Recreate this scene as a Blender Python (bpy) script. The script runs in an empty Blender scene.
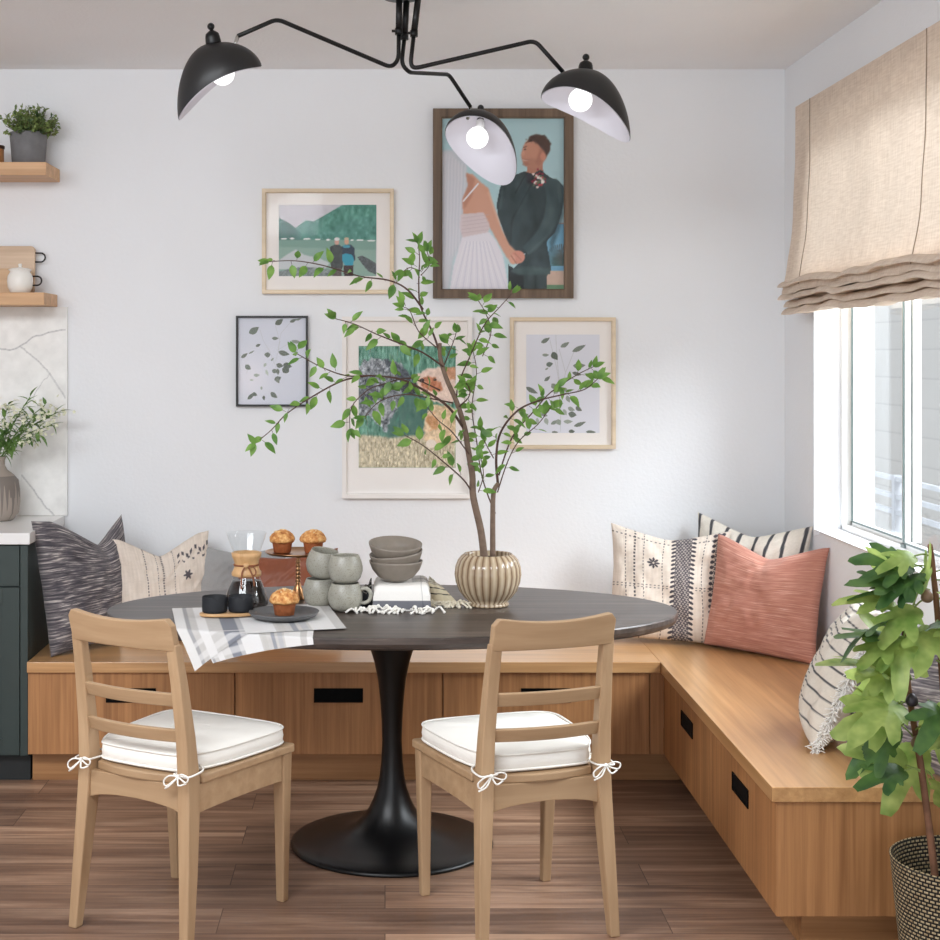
import bpy, math, random
import numpy as np
from mathutils import Vector, Matrix, noise

rnd = random.Random(7)
C = bpy.context.scene.collection
PI = math.pi
# camera model: focal length in pixels, principal point, eye height
F, CX, CY, H = 1500.0, 385.0, 353.0, 1.55

def P(px, py, D):
    k = F / D
    return Vector(((px - CX) / k, D, H - (py - CY) / k))
def on(px, py, z):
    return P(px, py, F * (H - z) / (py - CY))

# ------------------------------------------------------------------ colours and materials
def lin(c):
    c = c / 255.0
    return c / 12.92 if c <= 0.04045 else ((c + 0.055) / 1.055) ** 2.4
def rgb(r, g, b):
    return (lin(r), lin(g), lin(b), 1.0)

class NT:
    def __init__(s, name):
        s.m = bpy.data.materials.new(name); s.m.use_nodes = True
        s.t = s.m.node_tree; s.n = s.t.nodes; s.n.clear()
        s.out = s.n.new('ShaderNodeOutputMaterial')
    def new(s, typ, **kw):
        n = s.n.new(typ)
        for k, v in kw.items():
            if k in n.inputs.keys(): n.inputs[k].default_value = v
            else: setattr(n, k, v)
        return n
    def link(s, a, b): s.t.links.new(a, b)
    def bsdf(s, **kw):
        b = s.new('ShaderNodeBsdfPrincipled')
        for k, v in kw.items(): b.inputs[k.replace('_', ' ')].default_value = v
        s.link(b.outputs[0], s.out.inputs[0]); return b
    def coords(s, kind='Object', scale=(1, 1, 1), rot=(0, 0, 0)):
        tc = s.new('ShaderNodeTexCoord'); mp = s.new('ShaderNodeMapping')
        mp.inputs['Scale'].default_value = scale; mp.inputs['Rotation'].default_value = rot
        s.link(tc.outputs[kind], mp.inputs[0]); return mp.outputs[0]
    def noise(s, vec, scale=5, detail=3, rough=0.5, dist=0):
        n = s.new('ShaderNodeTexNoise'); n.inputs['Scale'].default_value = scale
        n.inputs['Detail'].default_value = detail; n.inputs['Roughness'].default_value = rough
        n.inputs['Distortion'].default_value = dist
        s.link(vec, n.inputs['Vector']); return n.outputs['Fac']
    def ramp(s, fac, stops):
        r = s.new('ShaderNodeValToRGB'); e = r.color_ramp.elements
        e[0].position, e[0].color = stops[0]; e[1].position, e[1].color = stops[-1]
        for p, c in stops[1:-1]:
            x = e.new(p); x.color = c
        s.link(fac, r.inputs[0]); return r.outputs[0]
    def mix(s, fac, a, b, mode='MIX'):
        m = s.new('ShaderNodeMix', data_type='RGBA', blend_type=mode)
        for i, v in ((0, fac), (6, a), (7, b)):
            if hasattr(v, 'links'): s.link(v, m.inputs[i])
            else: m.inputs[i].default_value = v
        return m.outputs[2]
    def bump(s, b, h, strength=0.2, dist=0.01):
        n = s.new('ShaderNodeBump'); n.inputs['Strength'].default_value = strength
        n.inputs['Distance'].default_value = dist
        s.link(h, n.inputs['Height']); s.link(n.outputs[0], b.inputs['Normal'])

def plain(name, col, rough=0.5, metal=0.0, var=0.12, vscale=8, bump=0.0, bscale=200, coat=0.0, spec=0.5):
    t = NT(name); b = t.bsdf(Roughness=rough, Metallic=metal)
    b.inputs['Coat Weight'].default_value = coat; b.inputs['Coat Roughness'].default_value = 0.1
    b.inputs['Specular IOR Level'].default_value = spec
    v = t.coords()
    f = t.noise(v, vscale, 3)
    d = tuple(x * (1 - var) for x in col[:3]) + (1,); l = tuple(min(1, x * (1 + var)) for x in col[:3]) + (1,)
    t.link(t.ramp(f, [(0.3, d), (0.7, l)]), b.inputs['Base Color'])
    if bump: t.bump(b, t.noise(v, bscale, 2), bump, 0.003)
    return t.m

def wood(name, c1, c2, axis='x', scale=1.0, rough=0.45, cont=1.0, bump=0.05, boards=0):
    t = NT(name); b = t.bsdf(Roughness=rough)
    s = [55 * scale] * 3; s['xyz'.index(axis)] = 1.6 * scale
    s2 = [9 * scale] * 3; s2['xyz'.index(axis)] = 0.9 * scale
    v = t.coords(scale=s); v2 = t.coords(scale=s2)
    f1 = t.noise(v, 1, 4, 0.6, 0.3); f2 = t.noise(v2, 1, 3, 0.5, 1.2)
    a = t.ramp(f1, [(0.5 - 0.22 / cont, c1), (0.5 + 0.22 / cont, c2)])
    g = t.ramp(f2, [(0.3, (0.80, 0.78, 0.76, 1)), (0.7, (1.08, 1.08, 1.08, 1))])
    col = t.mix(0.8, a, g, 'MULTIPLY')
    if boards:
        tc = t.new('ShaderNodeTexCoord'); sp = t.new('ShaderNodeSeparateXYZ'); t.link(tc.outputs['Object'], sp.inputs[0])
        cb = t.new('ShaderNodeCombineXYZ')
        # strips of veneer, each a little lighter or darker
        m0 = t.new('ShaderNodeMath', operation='ADD'); t.link(sp.outputs[0], m0.inputs[0]); t.link(sp.outputs[1], m0.inputs[1])
        m1 = t.new('ShaderNodeMath', operation='MULTIPLY'); m1.inputs[1].default_value = boards
        if axis == 'z': t.link(m0.outputs[0], m1.inputs[0])
        elif axis == 'y': t.link(sp.outputs[0], m1.inputs[0])
        else: t.link(sp.outputs[1], m1.inputs[0])
        fl = t.new('ShaderNodeMath', operation='FLOOR'); t.link(m1.outputs[0], fl.inputs[0])
        wn = t.new('ShaderNodeTexWhiteNoise', noise_dimensions='1D'); t.link(fl.outputs[0], wn.inputs['W'])
        g2 = t.ramp(wn.outputs['Value'], [(0, (0.92, 0.915, 0.91, 1)), (1, (1.06, 1.06, 1.06, 1))])
        col = t.mix(1.0, col, g2, 'MULTIPLY')
    t.link(col, b.inputs['Base Color'])
    if name.startswith('oak_top'): b.inputs['Coat Weight'].default_value = 0.6; b.inputs['Coat Roughness'].default_value = 0.28
    t.bump(b, f1, bump, 0.002)
    return t.m

def emis(name, col, s):
    t = NT(name); e = t.new('ShaderNodeEmission'); e.inputs[0].default_value = col; e.inputs[1].default_value = s
    t.link(e.outputs[0], t.out.inputs[0]); return t.m

def glassy(name, tint=(1, 1, 1, 1), refl=1.45, rough=0.02, gcol=(1, 1, 1, 1)):
    t = NT(name); a = t.new('ShaderNodeBsdfTransparent'); a.inputs[0].default_value = tint
    g = t.new('ShaderNodeBsdfGlossy'); g.inputs['Roughness'].default_value = rough; g.inputs[0].default_value = gcol
    lw = t.new('ShaderNodeLayerWeight'); lw.inputs['Blend'].default_value = 0.5
    pw = t.new('ShaderNodeMath', operation='POWER'); pw.inputs[1].default_value = 5.0; t.link(lw.outputs['Facing'], pw.inputs[0])
    fr = t.new('ShaderNodeMath', operation='MULTIPLY_ADD'); fr.inputs[1].default_value = 0.55; fr.inputs[2].default_value = (refl - 1) ** 2 / (refl + 1) ** 2; t.link(pw.outputs[0], fr.inputs[0])
    m = t.new('ShaderNodeMixShader'); t.link(fr.outputs[0], m.inputs[0])
    t.link(a.outputs[0], m.inputs[1]); t.link(g.outputs[0], m.inputs[2]); t.link(m.outputs[0], t.out.inputs[0])
    return t.m

def painted(name, rough=0.8, bump=0.0, bscale=300, weave=0.0):
    t = NT(name); b = t.bsdf(Roughness=rough)
    a = t.new('ShaderNodeVertexColor'); a.layer_name = 'Col'
    col = a.outputs[0]
    v = t.coords()
    if weave:
        f = t.noise(v, bscale, 2); col = t.mix(weave, col, t.ramp(f, [(0.3, (0.75, 0.75, 0.75, 1)), (0.7, (1.1, 1.1, 1.1, 1))]), 'MULTIPLY')
    t.link(col, b.inputs['Base Color'])
    if bump: t.bump(b, t.noise(v, bscale, 2), bump, 0.002)
    return t.m

def streaks(name, stops, su=5, sv=80, rough=0.9, kind='UV'):
    t = NT(name); b = t.bsdf(Roughness=rough)
    v = t.coords(kind, (su, sv, 1))
    f = t.noise(v, 1, 4, 0.62, 0.25)
    t.link(t.ramp(f, stops), b.inputs['Base Color'])
    t.bump(b, f, 0.35, 0.004)
    b.inputs['Sheen Weight'].default_value = 0.15
    return t.m

# ------------------------------------------------------------------ mesh builder
class MB:
    def __init__(s): s.v = []; s.f = []; s.mi = []; s.sm = []
    def add(s, vs, fs, smooth=False, mi=0):
        o = len(s.v); s.v += [tuple(p) for p in vs]
        for f in fs:
            s.f.append(tuple(o + i for i in f)); s.mi.append(mi); s.sm.append(smooth)
        return s
    def box(s, a, b, mi=0):
        x0, y0, z0 = a; x1, y1, z1 = b
        if x0 > x1: x0, x1 = x1, x0
        if y0 > y1: y0, y1 = y1, y0
        if z0 > z1: z0, z1 = z1, z0
        vs = [(x0, y0, z0), (x1, y0, z0), (x1, y1, z0), (x0, y1, z0), (x0, y0, z1), (x1, y0, z1), (x1, y1, z1), (x0, y1, z1)]
        return s.add(vs, [(0, 3, 2, 1), (4, 5, 6, 7), (0, 1, 5, 4), (1, 2, 6, 5), (2, 3, 7, 6), (3, 0, 4, 7)], False, mi)
    def taper(s, p0, s0, p1, s1):
        vs = []
        for p, (a, b) in ((p0, s0), (p1, s1)):
            for dx, dy in ((-1, -1), (1, -1), (1, 1), (-1, 1)):
                vs.append((p[0] + dx * a / 2, p[1] + dy * b / 2, p[2]))
        return s.add(vs, [(0, 3, 2, 1), (4, 5, 6, 7), (0, 1, 5, 4), (1, 2, 6, 5), (2, 3, 7, 6), (3, 0, 4, 7)])
    def sweep(s, secs, smooth=False, closed=False, cap=True):
        n = len(secs[0]); o = len(s.v)
        for sec in secs: s.v += [tuple(p) for p in sec]
        m = len(secs)
        for i in range(m if closed else m - 1):
            j = (i + 1) % m
            for k in range(n):
                l = (k + 1) % n
                s.f.append((o + i * n + k, o + i * n + l, o + j * n + l, o + j * n + k)); s.mi.append(0); s.sm.append(smooth)
        if cap and not closed:
            s.f.append(tuple(o + k for k in reversed(range(n)))); s.mi.append(0); s.sm.append(False)
            s.f.append(tuple(o + (m - 1) * n + k for k in range(n))); s.mi.append(0); s.sm.append(False)
        return s
    def tube(s, pts, r, seg=8, closed=False, flat=1.0):
        pts = [Vector(p) for p in pts]; n = len(pts)
        rs = r if isinstance(r, (list, tuple)) else [r] * n
        secs = []; up = None
        for i, p in enumerate(pts):
            if closed: d = pts[(i + 1) % n] - pts[i - 1]
            else: d = pts[min(i + 1, n - 1)] - pts[max(i - 1, 0)]
            if d.length < 1e-9: d = Vector((0, 0, 1))
            d.normalize()
            if up is None:
                up = Vector((0, 0, 1)) if abs(d.z) < 0.9 else Vector((1, 0, 0))
            a = d.cross(up)
            if a.length < 1e-6: a = d.cross(Vector((0, 1, 0)))
            a.normalize(); b = a.cross(d).normalized(); up = b
            secs.append([p + (a * math.cos(t) + b * math.sin(t) * flat) * rs[i] for t in [2 * PI * k / seg for k in range(seg)]])
        return s.sweep(secs, True, closed)
    def lathe(s, prof, seg=32, c=(0, 0, 0), M=None, smooth=True, rib=None):
        o = len(s.v); n = len(prof)
        for i, (r, z) in enumerate(prof):
            for k in range(seg):
                t = 2 * PI * k / seg; rr = r * (rib(t, i / (n - 1)) if rib else 1)
                p = Vector((rr * math.cos(t), rr * math.sin(t), z))
                if M is not None: p = M @ p
                s.v.append((p.x + c[0], p.y + c[1], p.z + c[2]))
        for i in range(n - 1):
            for k in range(seg):
                l = (k + 1) % seg
                s.f.append((o + i * seg + k, o + i * seg + l, o + (i + 1) * seg + l, o + (i + 1) * seg + k)); s.mi.append(0); s.sm.append(smooth)
        if prof[0][0] > 1e-5: s.f.append(tuple(o + k for k in reversed(range(seg)))); s.mi.append(0); s.sm.append(False)
        if prof[-1][0] > 1e-5: s.f.append(tuple(o + (n - 1) * seg + k for k in range(seg))); s.mi.append(0); s.sm.append(False)
        return s
    def ball(s, c, r, seg=14, sq=(1, 1, 1), fn=None):
        prof = [(max(1e-6, math.sin(PI * i / seg)), -math.cos(PI * i / seg)) for i in range(seg + 1)]
        o = len(s.v); s.lathe(prof, seg + 2)
        for i in range(o, len(s.v)):
            p = Vector(s.v[i]); q = fn(p) if fn else p
            s.v[i] = (c[0] + q.x * r * sq[0], c[1] + q.y * r * sq[1], c[2] + q.z * r * sq[2])
        return s
    def slab(s, outline, z0, z1):
        n = len(outline)
        return s.sweep([[(x, y, z0) for x, y in outline], [(x, y, z1) for x, y in outline]])
    def mesh(s, name, mats):
        me = bpy.data.meshes.new(name); me.from_pydata(s.v, [], s.f)
        for m in (mats if isinstance(mats, (list, tuple)) else [mats]): me.materials.append(m)
        me.polygons.foreach_set('use_smooth', s.sm); me.polygons.foreach_set('material_index', s.mi)
        me.update(); return me

def finish(o, bevel=0, sub=0, seg=2):
    if bevel:
        m = o.modifiers.new('Bevel', 'BEVEL'); m.width = bevel; m.segments = seg; m.limit_method = 'ANGLE'; m.angle_limit = 0.6
        m.harden_normals = False
    if sub:
        m = o.modifiers.new('Subdivision', 'SUBSURF'); m.levels = sub; m.render_levels = sub
    return o
def tag(o, label=None, cat=None, group=None, kind=None):
    if label: o['label'] = label
    if cat: o['category'] = cat
    if group: o['group'] = group
    if kind: o['kind'] = kind
    return o
def thing(name, label, cat, loc=(0, 0, 0), rz=0, group=None):
    o = bpy.data.objects.new(name, None); C.objects.link(o); o.empty_display_size = 0.05
    o.location = loc; o.rotation_euler = (0, 0, rz)
    return tag(o, label, cat, group)
def part(mb, name, mat, parent, bevel=0, sub=0, label=None, kind=None, seg=2):
    me = mb if isinstance(mb, bpy.types.Mesh) else mb.mesh(name, mat)
    o = bpy.data.objects.new(name, me); C.objects.link(o); o.parent = parent
    if label: o['label'] = label
    if kind: o['kind'] = kind
    return finish(o, bevel, sub, seg)
def solo(mb, name, mat, label, cat, loc=(0, 0, 0), rot=(0, 0, 0), group=None, bevel=0, sub=0, seg=2):
    me = mb if isinstance(mb, bpy.types.Mesh) else mb.mesh(name, mat)
    o = bpy.data.objects.new(name, me); C.objects.link(o); o.location = loc; o.rotation_euler = rot
    tag(o, label, cat, group); return finish(o, bevel, sub, seg)
def struct(mb, name, mat, parent=None, bevel=0, seg=2):
    o = bpy.data.objects.new(name, mb.mesh(name, mat)); C.objects.link(o)
    if parent: o.parent = parent
    o['kind'] = 'structure'
    return finish(o, bevel, 0, seg)
def copy_tree(o, parent=None):
    c = o.copy(); C.objects.link(c)
    if parent: c.parent = parent
    for ch in list(o.children): copy_tree(ch, c)
    return c

def smooth_path(pts, n=6):
    pts = [Vector(p) for p in pts]; out = []
    for i in range(len(pts) - 1):
        p0 = pts[max(i - 1, 0)]; p1 = pts[i]; p2 = pts[i + 1]; p3 = pts[min(i + 2, len(pts) - 1)]
        for k in range(n):
            t = k / n
            out.append(0.5 * ((2 * p1) + (p2 - p0) * t + (2 * p0 - 5 * p1 + 4 * p2 - p3) * t * t + (3 * p1 - p0 - 3 * p2 + p3) * t ** 3))
    out.append(pts[-1]); return out

def grid_mesh(name, fn, nu, nv, mat, colfn=None, uvs=False, closed_back=None):
    """surface from fn(u,v) with u,v in 0..1; optional colours colfn(U,V)->(n,3) sRGB 0..255"""
    U, V = np.meshgrid(np.linspace(0, 1, nu + 1), np.linspace(0, 1, nv + 1))
    U = U.ravel(); V = V.ravel()
    X = fn(U, V)
    sheets = [X] if closed_back is None else [X, closed_back(U, V)]
    verts = np.concatenate(sheets)
    i, j = np.meshgrid(np.arange(nu), np.arange(nv)); a = (j * (nu + 1) + i).ravel()
    q = np.stack([a, a + 1, a + nu + 2, a + nu + 1], 1)
    faces = [q]
    if closed_back is not None: faces.append(q[:, ::-1] + len(X))
    faces = np.concatenate(faces)
    me = bpy.data.meshes.new(name)
    me.vertices.add(len(verts)); me.vertices.foreach_set('co', verts.astype(np.float32).ravel())
    me.loops.add(len(faces) * 4); me.loops.foreach_set('vertex_index', faces.astype(np.int32).ravel())
    me.polygons.add(len(faces)); me.polygons.foreach_set('loop_start', np.arange(0, len(faces) * 4, 4, dtype=np.int32))
    me.update(calc_edges=True)
    me.polygons.foreach_set('use_smooth', [True] * len(faces))
    me.materials.append(mat)
    if colfn is not None:
        c = colfn(U, V) / 255.0; c = np.where(c <= 0.04045, c / 12.92, ((np.clip(c, 0, 1) + 0.055) / 1.055) ** 2.4)
        c = np.concatenate([c] * len(sheets)); c = np.concatenate([c, np.ones((len(c), 1))], 1)
        ca = me.color_attributes.new('Col', 'FLOAT_COLOR', 'POINT'); ca.data.foreach_set('color', c.astype(np.float32).ravel())
    if uvs:
        uv = np.concatenate([np.stack([U, V], 1)] * len(sheets))[faces.ravel()]
        ul = me.uv_layers.new(name='UVMap'); ul.data.foreach_set('uv', uv.astype(np.float32).ravel())
    if closed_back is not None:
        import bmesh
        bm = bmesh.new(); bm.from_mesh(me); bmesh.ops.remove_doubles(bm, verts=bm.verts, dist=1e-5); bm.to_mesh(me); bm.free()
    me.update()
    return me

_rs = np.random.RandomState(3)
_lat = _rs.rand(64, 64, 64)
def vnoise(x, y, z=0.0):
    """smooth value noise, vectorised"""
    x = np.asarray(x, float); y = np.asarray(y, float); z = np.zeros_like(x) + z
    xi = np.floor(x).astype(int); yi = np.floor(y).astype(int); zi = np.floor(z).astype(int)
    fx, fy, fz = x - xi, y - yi, z - zi
    fx, fy, fz = [f * f * (3 - 2 * f) for f in (fx, fy, fz)]
    r = 0
    for a in (0, 1):
        for b in (0, 1):
            for c in (0, 1):
                w = (fx if a else 1 - fx) * (fy if b else 1 - fy) * (fz if c else 1 - fz)
                r = r + w * _lat[(xi + a) % 64, (yi + b) % 64, (zi + c) % 64]
    return r

# ------------------------------------------------------------------ printed pictures (painted per vertex)
class Canvas:
    """a picture painted in its own u,v units (y down)"""
    def __init__(s, x0, y0, x1, y1, nx, ny, col):
        s.b = (x0, y0, x1, y1); s.nx, s.ny = nx, ny
        s.X, s.Y = np.meshgrid(np.linspace(x0, x1, nx + 1), np.linspace(y0, y1, ny + 1))
        s.c = np.zeros(s.X.shape + (3,)) + np.array(col, float)
    def blend(s, mask, col, a=1.0):
        m = (mask * a)[..., None]; s.c = s.c * (1 - m) + np.array(col, float) * m
    def poly(s, pts, col, a=1.0, soft=0):
        inside = np.zeros(s.X.shape, bool); n = len(pts)
        for i in range(n):
            xa, ya = pts[i]; xb, yb = pts[(i + 1) % n]
            if ya == yb: continue
            c = ((ya > s.Y) != (yb > s.Y)) & (s.X < (xb - xa) * (s.Y - ya) / (yb - ya) + xa)
            inside ^= c
        m = inside.astype(float)
        for _ in range(soft):
            m = (m + np.roll(m, 1, 0) + np.roll(m, -1, 0) + np.roll(m, 1, 1) + np.roll(m, -1, 1)) / 5
        s.blend(m, col, a); return inside
    def ell(s, x, y, rx, ry, col, a=1.0, rot=0):
        c, q = math.cos(rot), math.sin(rot)
        dx, dy = s.X - x, s.Y - y
        d = ((dx * c + dy * q) / rx) ** 2 + ((-dx * q + dy * c) / ry) ** 2
        s.blend(np.clip((1.15 - d) / 0.3, 0, 1), col, a)
    def line(s, x0, y0, x1, y1, w, col, a=1.0):
        dx, dy = x1 - x0, y1 - y0; L = dx * dx + dy * dy
        t = np.clip(((s.X - x0) * dx + (s.Y - y0) * dy) / L, 0, 1)
        d = np.hypot(s.X - x0 - t * dx, s.Y - y0 - t * dy)
        s.blend(np.clip((w - d) / (0.6 * w) + 0.3, 0, 1), col, a)
    def speckle(s, mask, sx, sy, amp, seed=0):
        n = (vnoise(s.X * sx, s.Y * sy, seed + .5) + vnoise(s.X * sx * 2.1, s.Y * sy * 2.1, seed + 3.5) - 1) * amp
        s.c += n[..., None] * mask[..., None]
    def leaf(s, x, y, L, ang, col, w=0.32, a=1.0):
        c, q = math.cos(ang), math.sin(ang); pts = []
        for k in range(13):
            t = k / 12; pts.append((t * L, w * L * math.sin(PI * t ** 0.8) * 0.8))
        for k in range(11, 0, -1):
            t = k / 12; pts.append((t * L, -w * L * math.sin(PI * t ** 0.8) * 0.6))
        s.poly([(x + a_ * c - b_ * q, y + a_ * q + b_ * c) for a_, b_ in pts], col, a)
    def mesh(s, name, w, h, mat):
        cols = np.clip(s.c, 0, 255)[::-1]
        return grid_mesh(name, lambda U, V: np.stack([(U - .5) * w, U * 0, (V - .5) * h], 1), s.nx, s.ny, mat,
                         lambda U, V: cols.reshape(-1, 3))

# ------------------------------------------------------------------ shared materials
M = {}
M['oak_h'] = wood('oak_top', rgb(190, 139, 86), rgb(222, 174, 120), 'x', 1.0, 0.32, 1.0, 0.04, 5)
M['oak_y'] = wood('oak_top_side', rgb(190, 139, 86), rgb(222, 174, 120), 'y', 1.0, 0.30, 1.0, 0.04, 5)
M['oak_v'] = wood('oak_front', rgb(156, 106, 64), rgb(196, 142, 92), 'z', 1.1, 0.5, 1.0, 0.05, 7)
M['oak_kick'] = wood('oak_kick', rgb(150, 104, 62), rgb(182, 134, 88), 'x', 1.0, 0.5)
M['oak_shelf'] = wood('oak_shelf', rgb(196, 150, 106), rgb(222, 180, 136), 'x', 1.0, 0.5)
M['chair_wood'] = wood('chair_wood', rgb(168, 136, 102), rgb(190, 160, 126), 'z', 0.6, 0.5, 0.8, 0.03)
M['chair_wood_x'] = wood('chair_wood_rail', rgb(168, 136, 102), rgb(190, 160, 126), 'x', 0.6, 0.5, 0.8, 0.03)
M['black'] = plain('black_metal', rgb(22, 22, 23), 0.38, 0.3, 0.1)
M['pedestal'] = plain('pedestal_black', rgb(10, 10, 11), 0.36, 0.0, 0.15, 3, spec=0.4)
M['handle'] = plain('black_pull', rgb(10, 10, 11), 0.7, 0.0, spec=0.1)
M['white_paint'] = plain('white_paint', rgb(236, 236, 234), 0.5, 0, 0.01)
M['steel'] = plain('steel', rgb(200, 200, 198), 0.25, 1.0, 0.03)
M['glass'] = glassy('clear_glass', (0.97, 0.98, 0.98, 1), 1.3)
M['picture_glass'] = glassy('picture_glass', (0.99, 0.99, 0.99, 1), 1.2, 0.05)
M['print'] = painted('print', 0.6)
M['mat_board'] = plain('mat_board', rgb(243, 238, 234), 0.9, 0, 0.01)

# ------------------------------------------------------------------ room shell
KB = 251.0; DB = F / KB          # back wall
XW = 400 / KB                    # right wall
DF = F / 279.4                   # bench front (back run)
DE = F / 392.4                   # near end of the right run
ZC = 2.680
XL, YB = -4.6, -2.2

def wall_mat(name, col, bs=0.25):
    t = NT(name); b = t.bsdf(Roughness=0.85)
    v = t.coords(); f = t.noise(v, 3, 2)
    d = tuple(x * 0.985 for x in col[:3]) + (1,)
    t.link(t.ramp(f, [(0.3, d), (0.7, col)]), b.inputs['Base Color'])
    t.bump(b, t.noise(v, 75, 3, 0.55), bs, 0.004); return t.m
M['wall'] = wall_mat('wall_paint', rgb(239, 241, 244))
M['ceil'] = wall_mat('ceiling_paint', rgb(247, 248, 250), 0.5)

def floor_mat():
    t = NT('plank_floor'); b = t.bsdf(Roughness=0.42)
    v = t.coords(scale=(1, 1, 1))
    br = t.new('ShaderNodeTexBrick'); br.offset = 0.37; br.offset_frequency = 2; br.squash = 1
    br.inputs['Scale'].default_value = 1; br.inputs['Brick Width'].default_value = 1.22; br.inputs['Row Height'].default_value = 0.182
    br.inputs['Mortar Size'].default_value = 0.0014; br.inputs['Mortar Smooth'].default_value = 0.2
    br.inputs['Color1'].default_value = (0, 0, 0, 1); br.inputs['Color2'].default_value = (1, 1, 1, 1); br.inputs['Mortar'].default_value = (0.5, 0.5, 0.5, 1)
    t.link(v, br.inputs['Vector'])
    # offset the grain per plank
    tc = t.new('ShaderNodeTexCoord'); ad = t.new('ShaderNodeVectorMath', operation='ADD')
    sc = t.new('ShaderNodeVectorMath', operation='SCALE'); sc.inputs['Scale'].default_value = 7.3
    t.link(br.outputs['Color'], sc.inputs[0]); t.link(tc.outputs['Object'], ad.inputs[0]); t.link(sc.outputs[0], ad.inputs[1])
    def stretched(sx, sy, scale, det, dist):
        mp = t.new('ShaderNodeMapping'); mp.inputs['Scale'].default_value = (sx, sy, 1); t.link(ad.outputs[0], mp.inputs[0])
        return t.noise(mp.outputs[0], scale, det, 0.6, dist)
    g1 = stretched(1.1, 17, 1, 5, 0.8); g2 = stretched(0.9, 6, 1, 3, 0.8); g3 = stretched(2.2, 9, 1, 2, 0)
    base = t.ramp(g1, [(0.28, rgb(110, 82, 66)), (0.5, rgb(154, 122, 100)), (0.72, rgb(194, 162, 136))])
    c = t.mix(1, base, t.ramp(g2, [(0.3, (0.66, 0.63, 0.62, 1)), (0.68, (1.12, 1.12, 1.12, 1))]), 'MULTIPLY')
    c = t.mix(1, c, t.ramp(br.outputs['Color'], [(0, (0.74, 0.72, 0.72, 1)), (1, (1.16, 1.15, 1.13, 1))]), 'MULTIPLY')
    c = t.mix(1, c, t.ramp(g3, [(0.22, (0.45, 0.42, 0.4, 1)), (0.34, (1, 1, 1, 1))]), 'MULTIPLY')
    g4 = stretched(3.0, 70, 1, 3, 0.5); c = t.mix(1, c, t.ramp(g4, [(0.35, (0.84, 0.83, 0.82, 1)), (0.65, (1.06, 1.06, 1.06, 1))]), 'MULTIPLY')
    c = t.mix(br.outputs['Fac'], c, rgb(86, 64, 52))
    t.link(c, b.inputs['Base Color']); t.bump(b, g1, 0.12, 0.002); return t.m
struct(MB().box((XL, YB, -0.05), (XW + 0.2, DB + 0.1, 0)), 'floor', floor_mat())
struct(MB().box((XL, YB, ZC), (XW + 0.2, DB + 0.1, ZC + 0.06)), 'ceiling', M['ceil'])
struct(MB().box((XL, DB, 0), (XW + 0.2, DB + 0.1, ZC)), 'wall_back', M['wall'])
struct(MB().box((XL - 0.1, YB, 0), (XL, DB + 0.1, ZC)), 'wall_left', M['wall'])

# right wall with its window opening
WY0, WY1, WZ0, WZ1 = 3.55, 5.495, 0.905, 2.40
WX = XW + 0.075
def right_wall():
    ys = [YB, WY0, WY1, DB]; zs = [0, WZ0, WZ1, ZC]
    vs = [(XW, y, z) for z in zs for y in ys]
    fs = []
    for j in range(3):
        for i in range(3):
            if i == 1 and j == 1: continue
            a = j * 4 + i; fs.append((a, a + 4, a + 5, a + 1))
    o = len(vs)
    vs += [(XW + 0.2, y, z) for y, z in ((WY0, WZ0), (WY1, WZ0), (WY1, WZ1), (WY0, WZ1))]
    r = [5, 6, 10, 9]
    for k in range(4):
        l = (k + 1) % 4; fs.append((r[k], r[l], o + l, o + k))
    # outer skin of the wall
    o2 = len(vs); vs += [(XW + 0.2, y, z) for z in zs for y in ys]
    for j in range(3):
        for i in range(3):
            if i == 1 and j == 1: continue
            a = o2 + j * 4 + i; fs.append((a, a + 1, a + 5, a + 4))
    return MB().add(vs, fs)
struct(right_wall(), 'wall_right', M['wall'], bevel=0.022, seg=4)

# window: frame, two sliding sashes with panes
win = struct(MB().box((WX, WY0, WZ0), (WX + 0.06, WY0 + 0.05, WZ1)).box((WX, WY1 - 0.022, WZ0), (WX + 0.06, WY1, WZ1))
             .box((WX, WY0, WZ0), (WX + 0.06, WY1, WZ0 + 0.018)).box((WX, WY0, WZ1 - 0.05), (WX + 0.06, WY1, WZ1)), 'window_1', M['white_paint'], bevel=0.003)
gask = plain('window_gasket', rgb(105, 120, 118), 0.4)
YM = 4.84
def sash(y0, y1, x, name):
    z0, z1 = WZ0 + 0.018, WZ1 - 0.05; w = 0.018
    f = MB().box((x, y0, z0), (x + 0.025, y0 + w, z1)).box((x, y1 - w, z0), (x + 0.025, y1, z1)).box((x, y0, z0), (x + 0.025, y1, z0 + w)).box((x, y0, z1 - w), (x + 0.025, y1, z1))
    s_ = struct(f, name, M['white_paint'], win, bevel=0.002)
    g = MB(); q = 0.006
    g.box((x - 0.002, y0 + w - q, z0 + w), (x + 0.004, y0 + w, z1 - w)).box((x - 0.002, y1 - w, z0 + w), (x + 0.004, y1 - w + q, z1 - w))
    g.box((x - 0.002, y0 + w, z0 + w - q), (x + 0.004, y1 - w, z0 + w))
    struct(g, 'gasket', gask, s_)
    struct(MB().box((x + 0.010, y0 + w, z0 + w), (x + 0.014, y1 - w, z1 - w)), 'pane', M['glass'], s_)
    return s_
sash(YM - 0.02, WY1 - 0.022, WX + 0.03, 'sash')
sash(WY0 + 0.05, YM + 0.01, WX + 0.002, 'sash')
struct(MB().box((WX - 0.004, YM - 0.03, WZ0 + 0.018), (WX + 0.004, YM + 0.005, WZ0 + 0.03)), 'latch', gask, win)

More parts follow.
